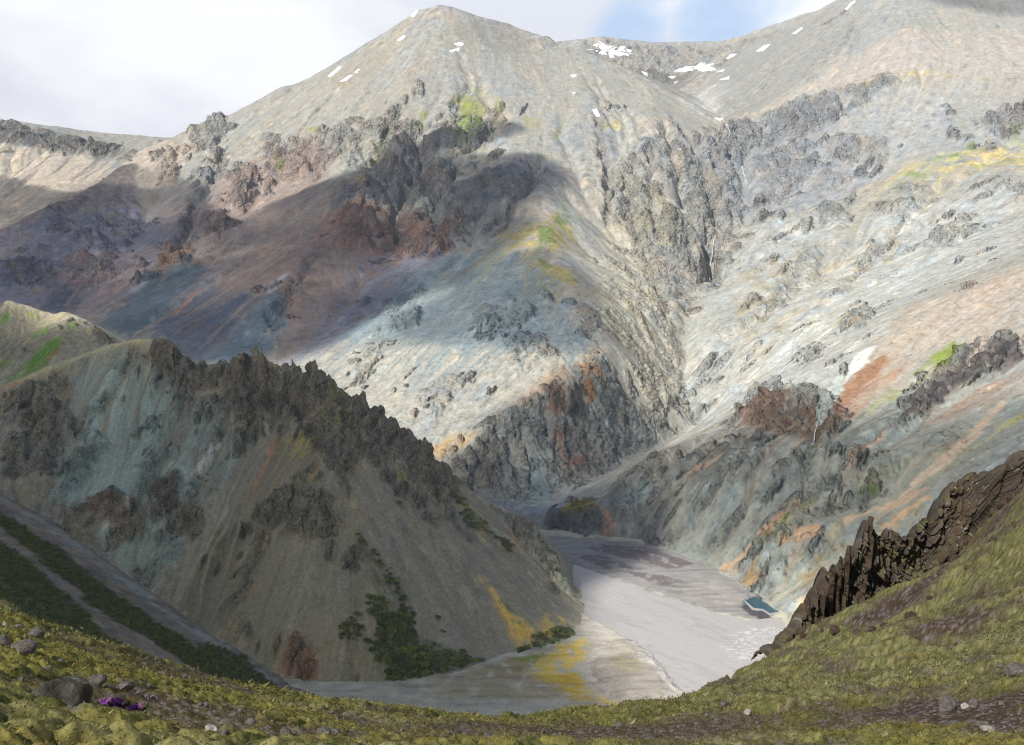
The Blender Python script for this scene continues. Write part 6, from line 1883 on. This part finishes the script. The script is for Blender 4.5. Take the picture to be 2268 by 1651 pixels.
# ---- shrubs
m_shrub = plain_mat('shrub_leaf', (.05, .07, .02), 0.75, 0.2, 'Col')


def shrub_mesh(seed, n=380):
    """a low birch bush: many leaf sprays over uneven lobes"""
    r = np.random.default_rng(seed)
    lob = [(r.uniform(-.5, .5), r.uniform(-.5, .5), r.uniform(.25, .6), r.uniform(.35, .6)) for _ in range(6)]
    V, F, C = [], [], []
    for k in range(n):
        x, y, z, R = lob[r.integers(6)]
        d = r.normal(size=3); d /= np.linalg.norm(d); d[2] = abs(d[2]) * 1.0 - 0.15
        p = np.array([x, y, z]) + d * R * r.uniform(.6, 1.05)
        p[2] = max(p[2], 0.02)
        nrm = d + r.normal(0, .5, 3); nrm /= np.linalg.norm(nrm)
        a = np.cross(nrm, r.normal(size=3)); a /= np.linalg.norm(a); b = np.cross(nrm, a)
        s = r.uniform(.06, .14)
        i0 = len(V)
        V += [p - a * s, p - b * s * .6 + nrm * s * .3, p + a * s, p + b * s * .7]
        F.append((i0, i0 + 1, i0 + 2, i0 + 3))
        t = r.uniform(.6, 1.5)
        g = r.uniform(0, 1)
        c = np.array((0.105 + .09 * g, 0.150 + 0.06 * g, 0.036)) * t
        C += [c] * 4
    return np.array(V), np.array(F), np.array(C)


SH = [shrub_mesh(40 + i) for i in range(6)]
SHM = []
for i, (V, F, C) in enumerate(SH):
    C = C * (.6, .8, 1.0, 1.15, 1.35, 1.6)[i]
    o_ = mk_mesh('shrub', V, F, m_shrub, C, smooth=False, link=False)
    SHM.append(o_.data)
    bpy.data.objects.remove(o_)


def fill(g, uv, sp, seed, grids=None):
    P = hit(uv, grids or [g], drop=True)[:, :2]
    r = np.random.default_rng(seed)
    lo, hi = P.min(0), P.max(0)
    nx, ny = int((hi[0] - lo[0]) / sp) + 1, int((hi[1] - lo[1]) / sp) + 1
    gx, gy = np.meshgrid(lo[0] + np.arange(nx) * sp, lo[1] + np.arange(ny) * sp)
    q = np.stack([gx.ravel(), gy.ravel()], 1) + r.uniform(-.45, .45, (nx * ny, 2)) * sp
    wq = q + np.stack([fbm(q[:, 0] / 9, q[:, 1] / 9, 4, seed), fbm(q[:, 0] / 9, q[:, 1] / 9, 4, seed + 5)], 1) * 5
    return q[sdf(wq[:, 0], wq[:, 1], P) < 0]


nsh = 0
for k, (uv, sp, sc, lab, grp) in enumerate(SHRUBS):
    q = fill(gS, uv, sp, 70 + k)
    print(len(q), lab)
    if nsh + len(q) > 296:
        q = q[:max(0, 296 - nsh)]
    for p in q:
        o = bpy.data.objects.new('shrub', SHM[rng.integers(6)])
        s = sc * rng.uniform(.6, 1.45)
        o.location = (p[0], p[1], float(gS.samp(p[0], p[1])) - 0.15)
        o.scale = (s * rng.uniform(.9, 1.2), s * rng.uniform(.9, 1.2), s * rng.uniform(.8, 1.3))
        o.rotation_euler = (0, 0, rng.uniform(0, 6.28))
        COL.objects.link(o)
        tag(o, lab, 'shrub', grp)
        nsh += 1
print('shrubs', nsh)
# the brush that covers the near left slope: one mass
pv, pf, pc = [], [], []
off = 0
for g_, q in ((gD, fill(gD, BRUSH_LOW, 2.8, 81, [gD, gW0])), (gD, fill(gD, BRUSH_TOP, 2.6, 82, [gD, gW0])), (gS, fill(gS, SHRUBS[0][0], 2.6, 83)), (gS, fill(gS, SHRUBS[1][0], 2.8, 84)), (gS, fill(gS, SHRUBS[3][0], 2.8, 85))):
    print('brush', len(q))
    for p in q:
        V, F, C = SH[rng.integers(6)]
        a = rng.uniform(0, 6.28); s = 1.5 * rng.uniform(.55, 1.7)
        c, sn = math.cos(a), math.sin(a)
        Vr = np.stack([V[:, 0] * c - V[:, 1] * sn, V[:, 0] * sn + V[:, 1] * c, V[:, 2] * .9], 1) * s
        pv.append(Vr + np.array([p[0], p[1], float(g_.samp(p[0], p[1])) - .2])); pf.append(F + off); pc.append(C * rng.uniform(.8, 1.2)); off += len(V)
o = mk_mesh('shrubbery', np.concatenate(pv), np.concatenate(pf), m_shrub, np.concatenate(pc), smooth=False)
tag(o, kind='stuff')

# ---- snow patches
m_snow = noisy(plain_mat('snow', (0.80, 0.81, 0.84), 0.6, 0.3), 0.2, 0.6, .4, var=.04)
SNOW = [
    ([(1311, 110), (1330, 94), (1342, 103), (1354, 102), (1368, 106), (1381, 103), (1402, 117), (1395, 125), (1380, 121), (1371, 123), (1350, 120), (1337, 119), (1322, 114)], 'largest snow patch, below the jagged skyline of the cirque'),
    ([(1348, 121), (1354, 124), (1362, 126), (1351, 128)], 'tiny snow spot under the largest snow patch'),
    ([(1489, 158), (1512, 149), (1540, 148), (1555, 138), (1563, 144), (1583, 141), (1579, 155), (1560, 161), (1545, 155), (1500, 160)], 'long snow patch on the floor of the cirque'),
    ([(1608, 131), (1618, 120), (1632, 121), (1613, 132)], 'small snow patch right of the long snow patch'),
    ([(1676, 114), (1690, 103), (1706, 99), (1689, 114)], 'slanting snow patch on the right mountain above the cirque'),
    ([(1756, 75), (1774, 62), (1778, 64), (1763, 75)], 'thin snow streak midway up the edge of the right mountain'),
    ([(1871, 23), (1886, 5), (1897, 2), (1877, 22)], 'snow streak near the top edge on the right mountain'),
    ([(1593, 178), (1618, 170), (1613, 176)], 'thin snow sliver below the small patches of the cirque'),
    ([(1588, 161), (1607, 153), (1601, 159)], 'small snow fleck at the end of the long snow patch'),
    ([(1421, 159), (1437, 164), (1432, 169)], 'small snow patch on the ridge left of the cirque floor'),
    ([(1005, 98), (1018, 95), (1029, 98), (1026, 103), (1014, 102)], 'upper of two snow patches high on the pyramid mountain'),
    ([(995, 114), (1008, 110), (1019, 107), (1018, 114), (1001, 117)], 'lower of two snow patches high on the pyramid mountain'),
    ([(909, 37), (923, 22), (929, 22), (917, 38)], 'snow streak just left of the pyramid summit'),
    ([(880, 90), (895, 79), (899, 81), (886, 91)], 'thin snow streak on the left flank below the summit'),
    ([(727, 169), (751, 148), (758, 149), (737, 169)], 'snow streak at the skyline of the left shoulder'),
    ([(752, 182), (773, 168), (781, 167), (765, 181)], 'snow streak just below the skyline streak of the left shoulder'),
    ([(786, 161), (791, 155), (799, 155), (792, 161)], 'snow fleck right of the streaks on the left shoulder'),
    ([(1264, 168), (1278, 165), (1278, 170), (1268, 172)], 'snow fleck in the middle of the upper face'),
    ([(1312, 244), (1321, 241), (1329, 258), (1323, 262)], 'snow patch at the head of the long dark gully'),
    ([(1584, 263), (1605, 263), (1596, 269)], 'snow patch in the notch above the waterfalls'),
    ([(1267, 206), (1276, 207), (1272, 210)], 'tiny snow fleck above the head of the long dark gully'),
    ([(1480, 171), (1496, 171), (1490, 174)], 'upper of two snow flecks left of the long snow patch'),
    ([(1486, 182), (1504, 183), (1495, 186)], 'lower of two snow flecks left of the long snow patch'),
]


def surf(x, y):
    l = np.clip(y / 1000, 0.6, 3)
    return gM.samp(x, y) + 0.9 * l * fbm(x / 14, y / 14, 5, 99, 0.6) * (0.35 + gM.samp(x, y, gM.R))


for k, (uv, lab) in enumerate(SNOW):
    uv = np.array(uv, float)
    n = len(uv)
    fine = np.concatenate([uv[i] + (uv[(i + 1) % n] - uv[i]) * np.linspace(0, 1, 9, endpoint=False)[:, None] for i in range(n)])
    c = uv.mean(0)
    r = np.random.default_rng(k)
    jit = np.convolve(np.tile(r.uniform(-.3, .3, len(fine)), 3), np.ones(3) / 3, 'same')[len(fine):2 * len(fine)]
    fine = fine + (fine - c) * (jit + r.uniform(-.08, .1, len(fine)))[:, None]
    rings = [fine] + [c + (fine - c) * f for f in (0.93, .72, .48, .24)]
    P = [hit(q, [gM]) for q in rings]
    m = len(fine)
    V = np.concatenate(P + [hit([c], [gM])])
    z = surf(V[:, 0], V[:, 1])
    lift = np.concatenate([np.full(m, -2.0), np.full(m, 1.6), np.full(m, 2.4), np.full(m, 2.6), np.full(m, 2.6), [2.6]])
    V = np.stack([V[:, 0], V[:, 1], np.maximum(z, V[:, 2]) + lift], 1)
    F = []
    for q in range(4):
        for i in range(m):
            F.append((q * m + i, q * m + (i + 1) % m, (q + 1) * m + (i + 1) % m, (q + 1) * m + i))
    for i in range(0, m - 1, 2):
        F.append((4 * m + i, 4 * m + (i + 1) % m, 4 * m + (i + 2) % m, 5 * m))
    o = mk_mesh('snow_patch', V, F, m_snow)
    tag(o, lab, 'snow patch')

# ---- waterfalls
m_fall = noisy(plain_mat('white_water', (0.62, 0.64, 0.67), 0.5), 0.5, 0.5, .5, (1, 1, .25), .12)
for uv, w in (([(1609, 274), (1616, 288), (1617, 300), (1609, 308), (1606, 318)], 2.2), ([(1643, 368), (1648, 384), (1651, 398), (1655, 410)], 2.6), ([(1581, 530), (1579, 556), (1576, 575), (1574, 600), (1572, 622)], 2.2), ([(1811, 934), (1806, 962), (1801, 986)], 2.0)):
    uv = np.array(uv, float)
    t = np.linspace(0, len(uv) - 1, 24)
    q = np.stack([np.interp(t, range(len(uv)), uv[:, j]) for j in (0, 1)], 1)
    q[:, 0] += 0.8 * np.sin(t * 5)
    P = hit(q, [gM, gN])
    ww = .75 * w * (0.6 + 0.4 * np.sin(t * 3 + 1) ** 2) * P[:, 1] / FPX / 2
    V = []
    for a, b in zip(P, ww):
        nn = -a / np.linalg.norm(a) * 3.0
        V += [a + nn + (-b, 1.5, 0), a + nn * 1.4, a + nn + (b, 1.5, 0)]
    F = []
    for i in range(len(P) - 1):
        for j in (0, 1):
            F.append((3 * i + j, 3 * i + j + 1, 3 * i + j + 4, 3 * i + j + 3))
    o = mk_mesh('waterfall', V, F, m_fall)
    tag(o, kind='structure')

print('total', round(time.time() - T0, 1))
